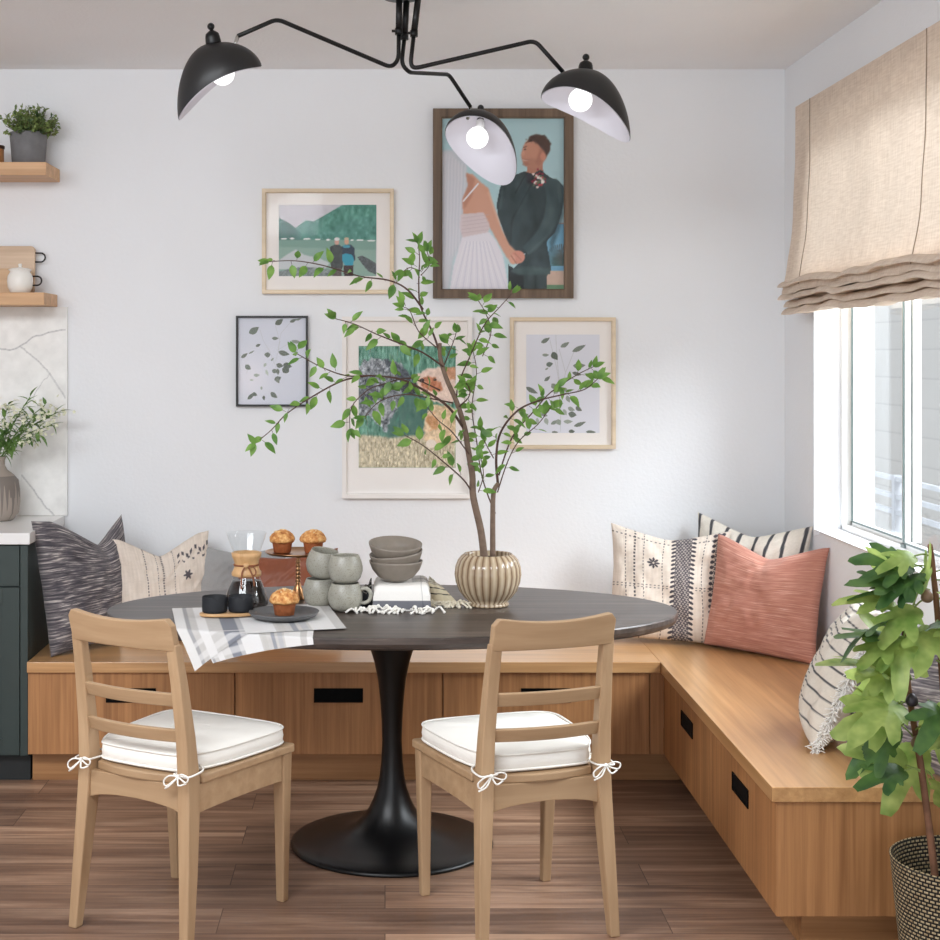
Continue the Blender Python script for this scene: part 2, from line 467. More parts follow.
# outside: pale siding of the neighbouring wall, a patio and a white rail
t = NT('siding_paint'); b = t.bsdf(Roughness=0.8); v = t.coords(scale=(0, 0, 1))
wv = t.new('ShaderNodeTexWave', wave_type='BANDS', bands_direction='Z', wave_profile='SAW'); wv.inputs['Scale'].default_value = 1.6
t.link(v, wv.inputs['Vector']); t.link(t.ramp(wv.outputs['Fac'], [(0, rgb(168, 165, 164)), (0.08, rgb(188, 185, 182)), (1, rgb(190, 187, 184))]), b.inputs['Base Color'])
solo(MB().box((3.6, 1.0, -0.2), (3.7, 34, 3.6)), 'siding_wall', t.m, 'pale lap-sided wall outside beyond the window', 'wall')
struct(MB().box((XW + 0.2, -3, -0.25), (9, 36, -0.05)), 'patio_ground', plain('patio_concrete', rgb(205, 203, 198), 0.9))
rail = thing('patio_railing', 'white horizontal railing outside seen through the lower window', 'railing', (2.6, 8, -0.05))
rmat = plain('railing_paint', rgb(198, 201, 208), 0.5)
for z in (0.78, 0.86, 0.95):
    part(MB().box((-0.015, -3.5, z), (0.015, 1.6, z + 0.022)), 'rail', rmat, rail)
for y in (-2.2, -0.4, 1.4):
    part(MB().box((-0.02, y, 0), (0.02, y + 0.04, 0.98)), 'post', rmat, rail)

# ------------------------------------------------------------------ bench
ZS, ZB, ZK = 0.443, 0.405, 0.110
XB0, XB1 = -1.282, 0.986       # left end, inner corner
FX = XB1 + 0.014; FY = DF + 0.014  # faces of the drawers
bb = thing('storage_bench', 'long oak storage bench with drawers along the back wall', 'bench', (0, DB, 0))
def L(a, b, o): return (tuple(a[i] - o[i] for i in range(3)), tuple(b[i] - o[i] for i in range(3)))
ob = (0, DB, 0)
part(MB().box(*L((XB0, DF, ZB), (XB1, DB - 0.002, ZS), ob)), 'seat_board', M['oak_h'], bb, 0.0015)
part(MB().box(*L((XB0 + 0.003, FY + 0.018, ZK), (FX, DB - 0.004, ZB), ob)), 'body', M['oak_v'], bb)
part(MB().box(*L((XB0 + 0.003, FY + 0.062, 0.001), (FX + 0.07, DB - 0.05, ZK), ob)), 'toe_kick', M['oak_kick'], bb)
def xb(px): return (px - CX) * FY / F
def pull_back(px0, px1, parent):
    m = MB(); x0, x1 = xb(px0), xb(px1); z0, z1 = 0.296, 0.347; y = FY - DB
    m.box((x0, y - 0.0035, z1 - 0.004), (x1, y + 0.002, z1)).box((x0, y - 0.0035, z0), (x1, y + 0.002, z0 + 0.004))
    m.box((x0, y - 0.0035, z0), (x0 + 0.004, y + 0.002, z1)).box((x1 - 0.004, y - 0.0035, z0), (x1, y + 0.002, z1))
    m.box((x0, y - 0.001, z0), (x1, y + 0.003, z1))
    part(m, 'recessed_pull', M['handle'], parent)
for a, c_, h in ((28, 234.2, (106, 156)), (235.6, 442.0, (314, 363)), (443.4, 649.0, (521, 570.5))):
    d = part(MB().box(*L((xb(a), FY, ZK), (xb(c_), FY + 0.018, ZB - 0.003), ob)), 'drawer', M['oak_v'], bb, 0.0008)
    pull_back(h[0], h[1], d)
part(MB().box(*L((xb(650.3), FY, ZK), (FX, FY + 0.018, ZB - 0.003), ob)), 'filler_panel', M['oak_v'], bb, 0.0008)

rb_ = thing('storage_bench', 'oak storage bench run under the window with a bare end panel', 'bench', (XW, DE, 0))
orr = (XW, DE, 0)
part(MB().box(*L((XB1 + 0.0005, DE, ZB), (XW - 0.002, DB - 0.002, ZS), orr)), 'seat_board', M['oak_y'], rb_, 0.0015)
part(MB().box(*L((FX + 0.018, DE + 0.014, ZK), (XW - 0.004, DF, ZB), orr)), 'body', M['oak_v'], rb_)
part(MB().box(*L((FX + 0.085, DE + 0.085, 0.001), (XW - 0.05, DF + 0.05, ZK), orr)), 'toe_kick', M['oak_kick'], rb_)
part(MB().box(*L((FX, DE + 0.010, ZK), (XW - 0.004, DE + 0.0139, ZB - 0.003), orr)), 'end_panel', M['oak_v'], rb_, 0.0008)
def xr(k): return F / k
for y0, y1, h0, h1 in ((DE + 0.0145, 4.60, 363.7, 347.8), (4.603, FY - 0.0005, 308.0, 296.7)):
    d = part(MB().box(*L((FX, y0, ZK), (FX + 0.0178, y1, ZB - 0.003), orr)), 'drawer', M['oak_v'], rb_, 0.0008)
    m = MB(); a, c_ = xr(h0) - DE, xr(h1) - DE; x = FX - XW
    m.box((x - 0.001, a, 0.296), (x + 0.003, c_, 0.347))
    for q in ((a, a + 0.004), (c_ - 0.004, c_)): m.box((x - 0.0035, q[0], 0.296), (x + 0.002, q[1], 0.347))
    m.box((x - 0.0035, a, 0.296), (x + 0.002, c_, 0.300)).box((x - 0.0035, a, 0.343), (x + 0.002, c_, 0.347))
    part(m, 'recessed_pull', M['handle'], d)

# ------------------------------------------------------------------ kitchen corner
green = plain('green_cabinet_paint', rgb(50, 62, 60), 0.45, 0, 0.04)
greend = plain('dark_toe_kick', rgb(28, 32, 33), 0.6)
cab = thing('base_cabinet', 'dark green shaker base cabinet under the white countertop', 'cabinet', (-1.7, DB, 0))
oc = (-1.7, DB, 0); CF = 5.40
part(MB().box(*L((-2.6, CF + 0.02, 0.10), (-1.286, DB - 0.002, 0.861), oc)), 'body', green, cab, 0.001)
part(MB().box(*L((-2.6, CF + 0.045, 0.001), (-1.287, DB - 0.01, 0.10), oc)), 'toe_kick', greend, cab)
part(MB().box(*L((-1.313, CF, 0.10), (-1.286, CF + 0.02, 0.858), oc)), 'face_stile', green, cab, 0.001)
dr = part(MB().box(*L((-2.1, CF, 0.711), (-1.316, CF + 0.02, 0.856), oc)), 'drawer', green, cab, 0.0015)
m = MB(); x0, x1, z0, z1, w = -2.1, -1.316, 0.102, 0.705, 0.06
m.box(*L((x0, CF, z0), (x0 + w, CF + 0.02, z1), oc)).box(*L((x1 - w, CF, z0), (x1, CF + 0.02, z1), oc))
m.box(*L((x0 + w, CF, z0), (x1 - w, CF + 0.02, z0 + w), oc)).box(*L((x0 + w, CF, z1 - w), (x1 - w, CF + 0.02, z1), oc))
m.box(*L((x0 + w, CF + 0.010, z0 + w), (x1 - w, CF + 0.02, z1 - w), oc))
dd = part(m, 'door', green, cab, 0.001)
part(MB().tube([(x0 + 0.03 + 1.7, CF - 0.03 - DB, 0.5), (x0 + 0.03 + 1.7, CF - 0.03 - DB, 0.64)], 0.005)
     .tube([(x0 + 0.03 + 1.7, CF - 0.03 - DB, 0.52), (x0 + 0.03 + 1.7, CF + 0.001 - DB, 0.52)], 0.004)
     .tube([(x0 + 0.03 + 1.7, CF - 0.03 - DB, 0.62), (x0 + 0.03 + 1.7, CF + 0.001 - DB, 0.62)], 0.004), 'handle', M['black'], dd)
quartz = plain('white_quartz', rgb(238, 237, 235), 0.22, 0, 0.015)
solo(MB().box((-1.32, -0.59, 0), (0.424, -0.002, 0.041)), 'countertop', quartz, 'white quartz countertop on the green cabinet', 'countertop', (-1.7, DB, 0.862), bevel=0.002)

cv = Canvas(-60, 307, 66.5, 515, 130, 260, (238, 237, 234))
cv.speckle(np.ones(cv.X.shape), .08, .08, 14); cv.speckle(np.ones(cv.X.shape), .3, .3, 5, 5)
def vein(pts, w, a):
    q = smooth_path([Vector((u / 2.9375, 300 + v_ / 2.9375, 0)) for u, v_ in pts], 5)
    for i in range(len(q) - 1):
        j = lambda p: (p.x + 1.3 * (vnoise(p.x * .4, p.y * .4, 2.) - .5), p.y + 2.2 * (vnoise(p.x * .4 + 9, p.y * .4, 7.) - .5))
        (a0, b0), (a1, b1) = j(q[i]), j(q[i + 1]); cv.line(a0, b0, a1, b1, w * .8, (172, 171, 172), a * .85)
vein([(-150, 100), (0, 142), (60, 135), (110, 105), (196, 85)], 1.0, .75)
vein([(60, 135), (100, 165), (140, 205), (195, 285)], .9, .7)
vein([(98, 290), (120, 250), (150, 215)], .6, .5)
vein([(66, 515), (110, 570), (135, 605), (160, 628)], .9, .75)
bw = (66.5 + 60) / KB; bx = (3.25 - CX) / KB; bz = (0.905 + 1.733) / 2
t = NT('marble'); b = t.bsdf(Roughness=0.25); a_ = t.new('ShaderNodeVertexColor'); a_.layer_name = 'Col'; t.link(a_.outputs[0], b.inputs['Base Color'])
bs = thing('backsplash', 'veined white marble backsplash slab behind the counter', 'backsplash', (bx, DB - 0.001, 0.904))
o_ = part(cv.mesh('slab_face', bw, 1.733 - 0.905, t.m), 'slab_face', None, bs); o_.location = (0, -0.0135, (1.733 - 0.905) / 2)
part(MB().box((-bw / 2, -0.013, 0), (bw / 2 + 0.006, 0, 0.829)), 'slab_body', quartz, bs, label='plain pale slab edge')
sw = thing('wall_switch', 'white switch plate on the marble behind the flower vase', 'switch', ((9 - CX) / KB, DB - 0.015, 1.10))
part(MB().box((-0.052, -0.006, -0.058), (0.052, -0.0002, 0.058)), 'plate', M['white_paint'], sw, 0.002)
for dx in (-0.023, 0.023): part(MB().box((dx - 0.014, -0.009, -0.03), (dx + 0.014, -0.006, 0.03)), 'rocker', M['white_paint'], sw, 0.001)

solo(MB().box((-1.3, -0.245, -0.05), (0, -0.001, 0)), 'floating_shelf', M['oak_shelf'], 'upper oak floating shelf holding the small grey potted plant', 'shelf', (-1.295, DB, 2.280), bevel=0.0015)
solo(MB().box((-1.3, -0.235, -0.048), (0, -0.001, 0)), 'floating_shelf', M['oak_shelf'], 'lower oak floating shelf holding cutting boards and white jar', 'shelf', (-1.305, DB, 1.782), bevel=0.0015)

# small plant on the shelf
leafmats = {}
def leafmat(name, a, b_, rough=0.5, trans=0.25):
    t = NT(name); b = t.bsdf(Roughness=rough)
    v = t.coords(); oi = t.noise(v, 22, 2)
    c = t.ramp(oi, [(0.3, a), (0.7, b_)]); t.link(c, b.inputs['Base Color'])
    tr = t.new('ShaderNodeBsdfTranslucent'); t.link(c, tr.inputs[0])
    mx = t.new('ShaderNodeMixShader'); mx.inputs[0].default_value = trans
    t.link(b.outputs[0], mx.inputs[1]); t.link(tr.outputs[0], mx.inputs[2]); t.link(mx.outputs[0], t.out.inputs[0])
    return t.m
def add_leaf(mb, p, d, up, L_, W, fold=0.25, curl=0.15, n=5):
    d = d.normalized(); s = d.cross(up)
    if s.length < 1e-4: s = d.cross(Vector((1, 0, 0.3)))
    s.normalize(); nrm = s.cross(d).normalized()
    vs = []
    for i in range(n + 1):
        t_ = i / n; w = W * 0.5 * (math.sin(PI * min(1, t_ ** 0.75)) if 0 < t_ < 1 else 0)
        c = p + d * (L_ * t_) - nrm * (curl * L_ * t_ * t_)
        vs += [c - s * w + nrm * (fold * w), c, c + s * w + nrm * (fold * w)]
    fs = []
    for i in range(n):
        a = i * 3; fs += [(a, a + 1, a + 4, a + 3), (a + 1, a + 2, a + 5, a + 4)]
    mb.add(vs, fs, True)

pp = thing('potted_plant', 'small leafy green plant in a grey pot on upper shelf', 'plant', (-1.39, 5.85, 2.281))
concrete = plain('grey_concrete', rgb(118, 118, 120), 0.8, 0, 0.12, 25, 0.2, 150)
part(MB().lathe([(0.060, 0), (0.063, 0.003), (0.073, 0.120), (0.0735, 0.126), (0.070, 0.126), (0.067, 0.112), (0.0001, 0.110)], 40), 'pot', concrete, pp)
lm = MB(); sm_ = MB(); r_ = random.Random(4)
for i in range(88):
    a = r_.uniform(0, 2 * PI); el = r_.uniform(0.2, 1.55); Ln = r_.uniform(0.075, 0.115) * (0.72 + 0.42 * math.sin(el))
    d = Vector((math.cos(a) * math.cos(el), math.sin(a) * math.cos(el) * .8, math.sin(el)))
    st = Vector((math.cos(a) * 0.03, math.sin(a) * 0.03, 0.108))
    pts = [st + d * (Ln * q / 4) + Vector((0, 0, -0.01 * (q / 4) ** 2)) for q in range(5)]
    sm_.tube(pts, 0.0012, 4)
    for q in range(12):
        t_ = 0.35 + 0.65 * q / 11; pt = st + d * (Ln * t_)
        dd_ = Vector((r_.gauss(0, 1), r_.gauss(0, 1), r_.gauss(0.2, 1))).normalized() + d * 0.7
        add_leaf(lm, pt, dd_, Vector((r_.gauss(0, 1), r_.gauss(0, 1), 1)), 0.017, 0.012, 0.3, 0.2, 3)
part(lm, 'foliage', leafmat('shrub_leaf', rgb(62, 92, 52), rgb(158, 176, 104)), pp)
part(sm_, 'stems', plain('shrub_stem', rgb(90, 84, 52), 0.7), pp)
cn = thing('wooden_canister', 'brown wooden canister with dark lid at left edge of upper shelf', 'canister', (-1.505, 5.80, 2.281))
part(MB().lathe([(0.030, 0), (0.031, 0.002), (0.031, 0.056), (0.029, 0.058)], 28), 'body', wood('canister_wood', rgb(150, 100, 60), rgb(180, 130, 85), 'z'), cn)
part(MB().lathe([(0.033, 0.058), (0.034, 0.060), (0.034, 0.068), (0.031, 0.071), (0.0001, 0.072)], 28), 'lid', plain('dark_lid', rgb(60, 40, 30), 0.5), cn)

def board(name, label, x1, w, h, y, z, lean, mt, hz, th=0.016):
    tb = thing(name, label, 'cutting board', (x1, y, z)); tb.rotation_euler = (-lean, 0, 0)
    r = 0.018; o2 = []
    for cx_, cz_, a0 in ((-r, h - r, 0), (-w + r, h - r, PI / 2), (-w + r, r, PI), (-r, r, 1.5 * PI)):
        for k in range(6): a = a0 + k * PI / 10; o2.append((cx_ + r * math.cos(a), cz_ + r * math.sin(a)))
    part(MB().sweep([[(a, -th, b_) for a, b_ in o2], [(a, 0, b_) for a, b_ in o2]]), 'board', mt, tb, 0.002)
    hp = [(-0.004, -th / 2, hz - 0.018)] + [(0.022 + 0.017 * math.sin(a), -th / 2, hz - 0.018 * math.cos(a)) for a in [PI * k / 8 for k in range(9)]] + [(-0.004, -th / 2, hz + 0.018)]
    part(MB().tube(hp, 0.0032, 8), 'loop_handle', M['black'], tb)
board('cutting_board', 'taller pale wood cutting board leaning on wall behind the other', -1.385, 0.34, 0.19, 5.935, 1.783, 0.10, wood('board_pale', rgb(205, 175, 145), rgb(226, 200, 172), 'x', 0.8), 0.145)
board('cutting_board', 'shorter honey coloured cutting board leaning in front of the taller one', -1.388, 0.33, 0.098, 5.895, 1.783, 0.12, wood('board_honey', rgb(196, 158, 118), rgb(216, 182, 142), 'x', 0.8), 0.05)
jr = thing('sugar_jar', 'small white lidded ceramic jar on lower shelf', 'jar', (-1.416, 5.82, 1.783))
wc = plain('white_ceramic', rgb(240, 237, 230), 0.25, 0, 0.02)
part(MB().lathe([(0.034, 0), (0.038, 0.003), (0.047, 0.022), (0.0495, 0.045), (0.047, 0.066), (0.040, 0.078), (0.038, 0.082), (0.043, 0.088), (0.0425, 0.089)], 40), 'body', wc, jr)
part(MB().lathe([(0.044, 0.089), (0.0445, 0.091), (0.03, 0.096), (0.007, 0.099), (0.0055, 0.103), (0.0075, 0.108), (0.006, 0.113), (0.0001, 0.1145)], 40), 'lid', wc, jr)

# flower vase on the counter
fv = thing('flower_vase', 'taupe dripped stoneware vase of white flowers on the counter', 'vase', (-1.497, 5.80, 0.904))
t = NT('taupe_stoneware'); b = t.bsdf(Roughness=0.55)
tc = t.new('ShaderNodeTexCoord'); sp = t.new('ShaderNodeSeparateXYZ'); t.link(tc.outputs['Object'], sp.inputs[0])
at = t.new('ShaderNodeMath', operation='ARCTAN2'); t.link(sp.outputs[1], at.inputs[0]); t.link(sp.outputs[0], at.inputs[1])
cb = t.new('ShaderNodeCombineXYZ'); t.link(at.outputs[0], cb.inputs[0])
nz = t.noise(cb.outputs[0], 4.2, 1)
md = t.new('ShaderNodeMath', operation='MULTIPLY_ADD'); md.inputs[1].default_value = 0.55; md.inputs[2].default_value = -0.20; t.link(nz, md.inputs[0])
sb = t.new('ShaderNodeMath', operation='SUBTRACT'); sb.inputs[0].default_value = 0.165; t.link(md.outputs[0], sb.inputs[1])
gt = t.new('ShaderNodeMath', operation='GREATER_THAN'); t.link(sp.outputs[2], gt.inputs[0]); t.link(sb.outputs[0], gt.inputs[1])
lt = t.new('ShaderNodeMath', operation='LESS_THAN'); t.link(sp.outputs[2], lt.inputs[0]); lt.inputs[1].default_value = 0.172
mu = t.new('ShaderNodeMath', operation='MULTIPLY'); t.link(gt.outputs[0], mu.inputs[0]); t.link(lt.outputs[0], mu.inputs[1])
t.link(t.mix(mu.outputs[0], rgb(160, 148, 138), rgb(122, 113, 106)), b.inputs['Base Color'])
part(MB().lathe([(0.055, 0), (0.060, 0.004), (0.080, 0.03), (0.0855, 0.07), (0.084, 0.12), (0.078, 0.155), (0.06, 0.176), (0.036, 0.195), (0.027, 0.212), (0.026, 0.230), (0.033, 0.246), (0.031, 0.247), (0.023, 0.232), (0.001, 0.228)], 44), 'vase', t.m, fv)
st_, lf_, fl_ = MB(), MB(), MB(); r_ = random.Random(9)
tips = [(58, 412), (52, 425), (45, 405), (30, 397), (40, 435), (22, 412), (8, 405), (-15, 395), (28, 440), (-25, 420), (12, 425), (50, 417), (36, 420)]
for i, (tx, ty) in enumerate(tips):
    tip = P(tx, ty, 5.80 + r_.uniform(-0.10, 0.08)) - Vector(fv.location)
    a = Vector((r_.uniform(-.01, .01), r_.uniform(-.01, .01), 0.22)); mid = a + (tip - a) * 0.45 + Vector((0, 0, 0.035))
    pts = smooth_path([a, mid, tip], 6); st_.tube(pts, 0.0018, 5)
    for k in range(3, len(pts)):
        d = (pts[k] - pts[k - 1]).normalized()
        for _ in range(1 + (k % 2)):
            dd_ = d * 0.6 + Vector((r_.gauss(0, .6), r_.gauss(0, .5), r_.gauss(-.1, .5)))
            add_leaf(lf_, pts[k], dd_, Vector((0, 0, 1)), r_.uniform(0.035, 0.06), 0.017, 0.3, 0.3, 4)
    if ty > 400:
        for q in range(20):
            c = tip + Vector((r_.gauss(-.01, .022), r_.gauss(0, .02), r_.gauss(0, .018)))
            nn = Vector((r_.gauss(0, 1), r_.gauss(-1, 1), r_.gauss(.5, 1))).normalized()
            for k in range(5):
                e = nn.cross(Vector((0.3, 0.2, 1))).normalized(); e = Matrix.Rotation(k * 1.257, 3, nn) @ e
                add_leaf(fl_, c, e + nn * 0.4, nn, 0.009, 0.006, 0.1, 0.1, 2)
part(st_, 'stems', plain('flower_stem', rgb(96, 128, 60), 0.6), fv)
part(lf_, 'leaves', leafmat('flower_leaf', rgb(72, 112, 52), rgb(128, 160, 88)), fv)
part(fl_, 'blossoms', plain('blossom', rgb(226, 226, 200), 0.7, 0, 0.08, 60), fv)

# ------------------------------------------------------------------ framed pictures
def frame(label, x0, y0, x1, y1, fw, mat, canvas, inner=None, depth=0.026, glass=True):
    xa, xb_, za, zb = (x0 - CX) / KB, (x1 - CX) / KB, H - (y1 - CY) / KB, H - (y0 - CY) / KB
    cx_, cz_ = (xa + xb_) / 2, (za + zb) / 2; w, h = (xb_ - xa), (zb - za)
    t_ = thing('picture_frame', label, 'picture', (cx_, DB - 0.002, cz_))
    W, Hh, f = w / 2, h / 2, fw / KB
    m = MB(); D_ = -depth
    prof = [(0, 0), (0, D_), (f * .85, D_), (f, D_ + 0.004), (f, 0)]
    secs = []
    for sx, sz in ((-1, -1), (1, -1), (1, 1), (-1, 1)):
        secs.append([(sx * (W - a), y, sz * (Hh - a)) for a, y in prof])
    m.sweep(secs, False, True); part(m, 'frame', mat, t_, 0.0008)
    part(MB().box((-W + f * .7, -0.006, -Hh + f * .7), (W - f * .7, -0.001, Hh - f * .7)), 'mat_board' if inner else 'backing', M['mat_board'], t_)
    if inner:
        i0, j0, i1, j1 = inner
    else: i0, j0, i1, j1 = x0 + fw * .9, y0 + fw * .9, x1 - fw * .9, y1 - fw * .9
    me = canvas.mesh('print', (i1 - i0) / KB, (j1 - j0) / KB, M['print'])
    o = part(me, 'print', None, t_); o.location = (((i0 + i1) / 2 - CX) / KB - cx_, -0.0068, H - ((j0 + j1) / 2 - CY) / KB - cz_)
    if glass:
        part(MB().add([(-W + f * .9, -0.012, -Hh + f * .9), (W - f * .9, -0.012, -Hh + f * .9), (W - f * .9, -0.012, Hh - f * .9), (-W + f * .9, -0.012, Hh - f * .9)], [(0, 1, 2, 3)]), 'glazing', M['picture_glass'], t_)
    return t_
M['frame_light'] = wood('light_maple', rgb(222, 202, 172), rgb(236, 219, 192), 'x', 0.8, 0.5, 0.8)
M['frame_dark'] = wood('walnut_frame', rgb(84, 68, 54), rgb(128, 106, 86), 'z', 0.9, 0.55)
M['frame_white'] = plain('white_frame', rgb(240, 236, 232), 0.5, 0, 0.01)
M['frame_black'] = plain('black_frame', rgb(28, 28, 30), 0.45)

# mountain lake print
c = Canvas(182, 157, 792, 603, 150, 110, (206, 203, 210)); one = np.ones(c.X.shape)
c.speckle(one, .02, .02, 14, 1)
m1 = c.poly([(182, 240), (240, 268), (290, 302), (345, 345), (380, 380), (182, 380)], (74, 118, 112))
m2 = c.poly([(290, 300), (350, 254), (395, 262), (470, 222), (580, 158), (800, 150), (800, 385), (330, 385)], (84, 142, 130))
c.poly([(290, 300), (350, 254), (395, 262), (360, 300), (340, 345)], (104, 158, 150), .6, 2)
c.poly([(470, 222), (580, 158), (800, 150), (800, 230), (640, 240), (520, 300), (400, 350)], (84, 146, 128), .5, 3)
c.speckle((m1 | m2).astype(float), .045, .03, 42, 2)
c.poly([(182, 376), (792, 376), (792, 610), (182, 610)], (142, 172, 160)); c.poly([(182, 372), (792, 380), (792, 440), (182, 420)], (112, 150, 138), .6, 3)
c.poly([(182, 505), (230, 470), (288, 436), (340, 470), (430, 490), (500, 520), (470, 560), (182, 560)], (204, 206, 210), .9, 1)
for x, y, w_ in ((214, 369, 20), (265, 368, 16), (358, 371, 24), (425, 373, 18), (490, 376, 14), (690, 378, 22), (760, 381, 26), (640, 377, 10)): c.ell(x, y, w_, 5, (226, 230, 228))
k_ = c.poly([(182, 575), (260, 555), (340, 545), (440, 552), (530, 570), (560, 610), (182, 610)], (128, 138, 138), 1, 1); c.speckle(k_.astype(float), .06, .09, 60, 3)
k_ = c.poly([(672, 484), (700, 474), (740, 492), (792, 525), (792, 595), (740, 572), (705, 530)], (84, 90, 92)); c.speckle(k_.astype(float), .08, .08, 40, 4)
c.poly([(515, 545), (578, 545), (572, 610), (520, 610)], (96, 84, 82)); c.poly([(585, 535), (650, 535), (646, 610), (590, 610)], (70, 52, 54))
k_ = c.poly([(503, 420), (525, 408), (560, 408), (582, 425), (584, 550), (512, 556), (500, 480)], (66, 72, 72)); c.speckle(k_.astype(float), .09, .06, 40, 6)
c.poly([(574, 420), (595, 408), (635, 408), (655, 430), (660, 500), (640, 520), (585, 505)], (48, 62, 78)); c.poly([(578, 470), (600, 460), (640, 470), (652, 500), (645, 535), (596, 538), (580, 505)], (52, 152, 176))
c.ell(605, 418, 24, 10, (70, 150, 170)); c.ell(545, 390, 14, 18, (206, 160, 144)); c.ell(545, 372, 17, 10, (222, 220, 218)); c.ell(606, 388, 14, 18, (206, 158, 132)); c.ell(606, 370, 15, 9, (196, 178, 150))
frame('light wood framed photo of two people by a mountain lake', 262.4, 189.3, 393.8, 294, 4, M['frame_light'], c, (279, 205, 376.4, 276.2))

# wedding portrait
c = Canvas(97, 108, 625, 848, 150, 210, (178, 210, 216)); one = np.ones(c.X.shape)
c.blend(np.clip((c.Y - 300) / 500, 0, 1), (186, 216, 222), .7)
c.poly([(540, 562), (630, 562), (630, 770), (540, 770)], (118, 170, 198)); c.line(560, 562, 630, 562, 3, (180, 140, 130))
c.poly([(540, 765), (630, 765), (630, 828), (540, 828)], (206, 178, 160)); c.poly([(540, 826), (630, 826), (630, 850), (540, 850)], (112, 150, 116))
c.poly([(97, 740), (150, 740), (150, 850), (97, 850)], (180, 200, 205), .6, 2)
for k in range(26):
    a = -PI / 2 + (k - 13) * .12; c.line(612, 742, 612 + 78 * math.cos(a), 742 + 90 * math.sin(a), 2.6, (66 + k * 2 % 30, 98, 96))
c.poly([(97, 250), (150, 245), (205, 300), (215, 420), (190, 520), (190, 640), (150, 720), (130, 850), (97, 850)], (212, 208, 216), .75, 3)
for k in range(14):
    c.line(110 + k * 7, 260 + k * 4, 100 + k * 6.5, 700, 2.2, (236, 232, 238) if k % 2 else (186, 190, 202), .35)
# groom
k_ = c.poly([(385, 735), (385, 850), (547, 850), (552, 770), (400, 770)], (58, 72, 74)); c.poly([(385, 740), (450, 780), (452, 850), (385, 850)], (36, 44, 48)); c.line(500, 785, 500, 850, 3, (44, 56, 58))
c.poly([(470, 300), (530, 290), (535, 350), (500, 380), (462, 345)], (184, 128, 108))
k_ = c.poly([(455, 338), (400, 358), (365, 372), (348, 410), (334, 480), (340, 530), (372, 620), (395, 700), (460, 690), (430, 730), (395, 768), (430, 784), (562, 780), (567, 755), (548, 640), (585, 600), (612, 520), (622, 440), (618, 400), (600, 380), (560, 362), (522, 330), (490, 350)], (50, 66, 70))
c.poly([(520, 370), (590, 372), (622, 405), (622, 470), (600, 560), (520, 660), (470, 700), (445, 665), (510, 590), (540, 520), (548, 430)], (66, 86, 90), .9, 1)
c.poly([(548, 430), (540, 520), (512, 590), (450, 660), (480, 600), (520, 530)], (38, 52, 56), .8, 1); c.line(500, 365, 400, 545, 3, (34, 44, 48)); c.line(400, 545, 394, 640, 2.5, (34, 44, 48)); c.line(462, 345, 415, 430, 3, (36, 46, 50))
c.line(360, 400, 350, 500, 6, (72, 90, 94), .6); c.line(600, 400, 606, 470, 7, (84, 104, 108), .6); c.line(470, 690, 545, 620, 4, (80, 98, 102), .7)
c.poly([(398, 762), (460, 745), (562, 756), (562, 780), (430, 784)], (70, 92, 92), .7, 1)
for yy in (560, 608): c.ell(396, yy, 4, 4, (24, 30, 34))
c.poly([(462, 345), (500, 352), (528, 334), (530, 350), (500, 385), (474, 392), (462, 365)], (46, 44, 54)); c.line(470, 380, 500, 372, 9, (30, 30, 38))
for k in range(40):
    c.ell(516 + rnd.gauss(0, 13), 372 + rnd.gauss(0, 20), 5, 5, rnd.choice([(188, 66, 78), (226, 214, 208), (150, 44, 66), (110, 120, 90), (240, 236, 230)]))
c.speckle(((c.X > 330) & (c.X < 625) & (c.Y > 340) & (c.Y < 848) & (c.c[..., 0] < 110) & (c.c[..., 2] < 120)).astype(float), .02, .012, 26, 31)
c.poly([(440, 430), (475, 400), (455, 520), (420, 640), (400, 690), (398, 600)], (62, 80, 84), .6, 4); c.poly([(560, 640), (590, 560), (618, 470), (622, 520), (600, 600), (566, 690)], (36, 50, 54), .5, 4)
c.speckle(((c.X > 330) & (c.Y > 340)).astype(float), .05, .03, 10, 33)
# groom's head, turned to the left
c.poly([(445, 240), (455, 215), (470, 200), (520, 195), (550, 230), (548, 275), (520, 318), (488, 322), (460, 318), (444, 296), (438, 270)], (200, 144, 120), 1, 1)
c.poly([(520, 240), (548, 240), (545, 285), (515, 320), (500, 300)], (176, 118, 98), .8, 2)
c.ell(533, 275, 11, 17, (206, 142, 120)); c.poly([(466, 212), (474, 188), (505, 178), (545, 188), (566, 218), (562, 250), (548, 275), (538, 250), (525, 240), (512, 222), (490, 208)], (78, 56, 48), 1, 1)
for k in range(60): c.ell(515 + rnd.gauss(0, 24), 206 + rnd.gauss(0, 12), 4, 3, rnd.choice([(60, 42, 36), (104, 78, 64)]), .6)
c.line(448, 236, 462, 232, 2, (90, 60, 50)); c.ell(456, 244, 5, 2.5, (60, 44, 44)); c.line(447, 289, 468, 292, 2.2, (224, 200, 190), .8); c.line(446, 285, 472, 289, 1.8, (160, 96, 84), .7); c.poly([(440, 262), (450, 246), (456, 262), (447, 274)], (214, 160, 136), .9); c.poly([(446, 296), (480, 280), (520, 290), (515, 318), (470, 322)], (168, 116, 98), .45, 3); c.ell(458, 308, 14, 8, (160, 108, 92), .5)
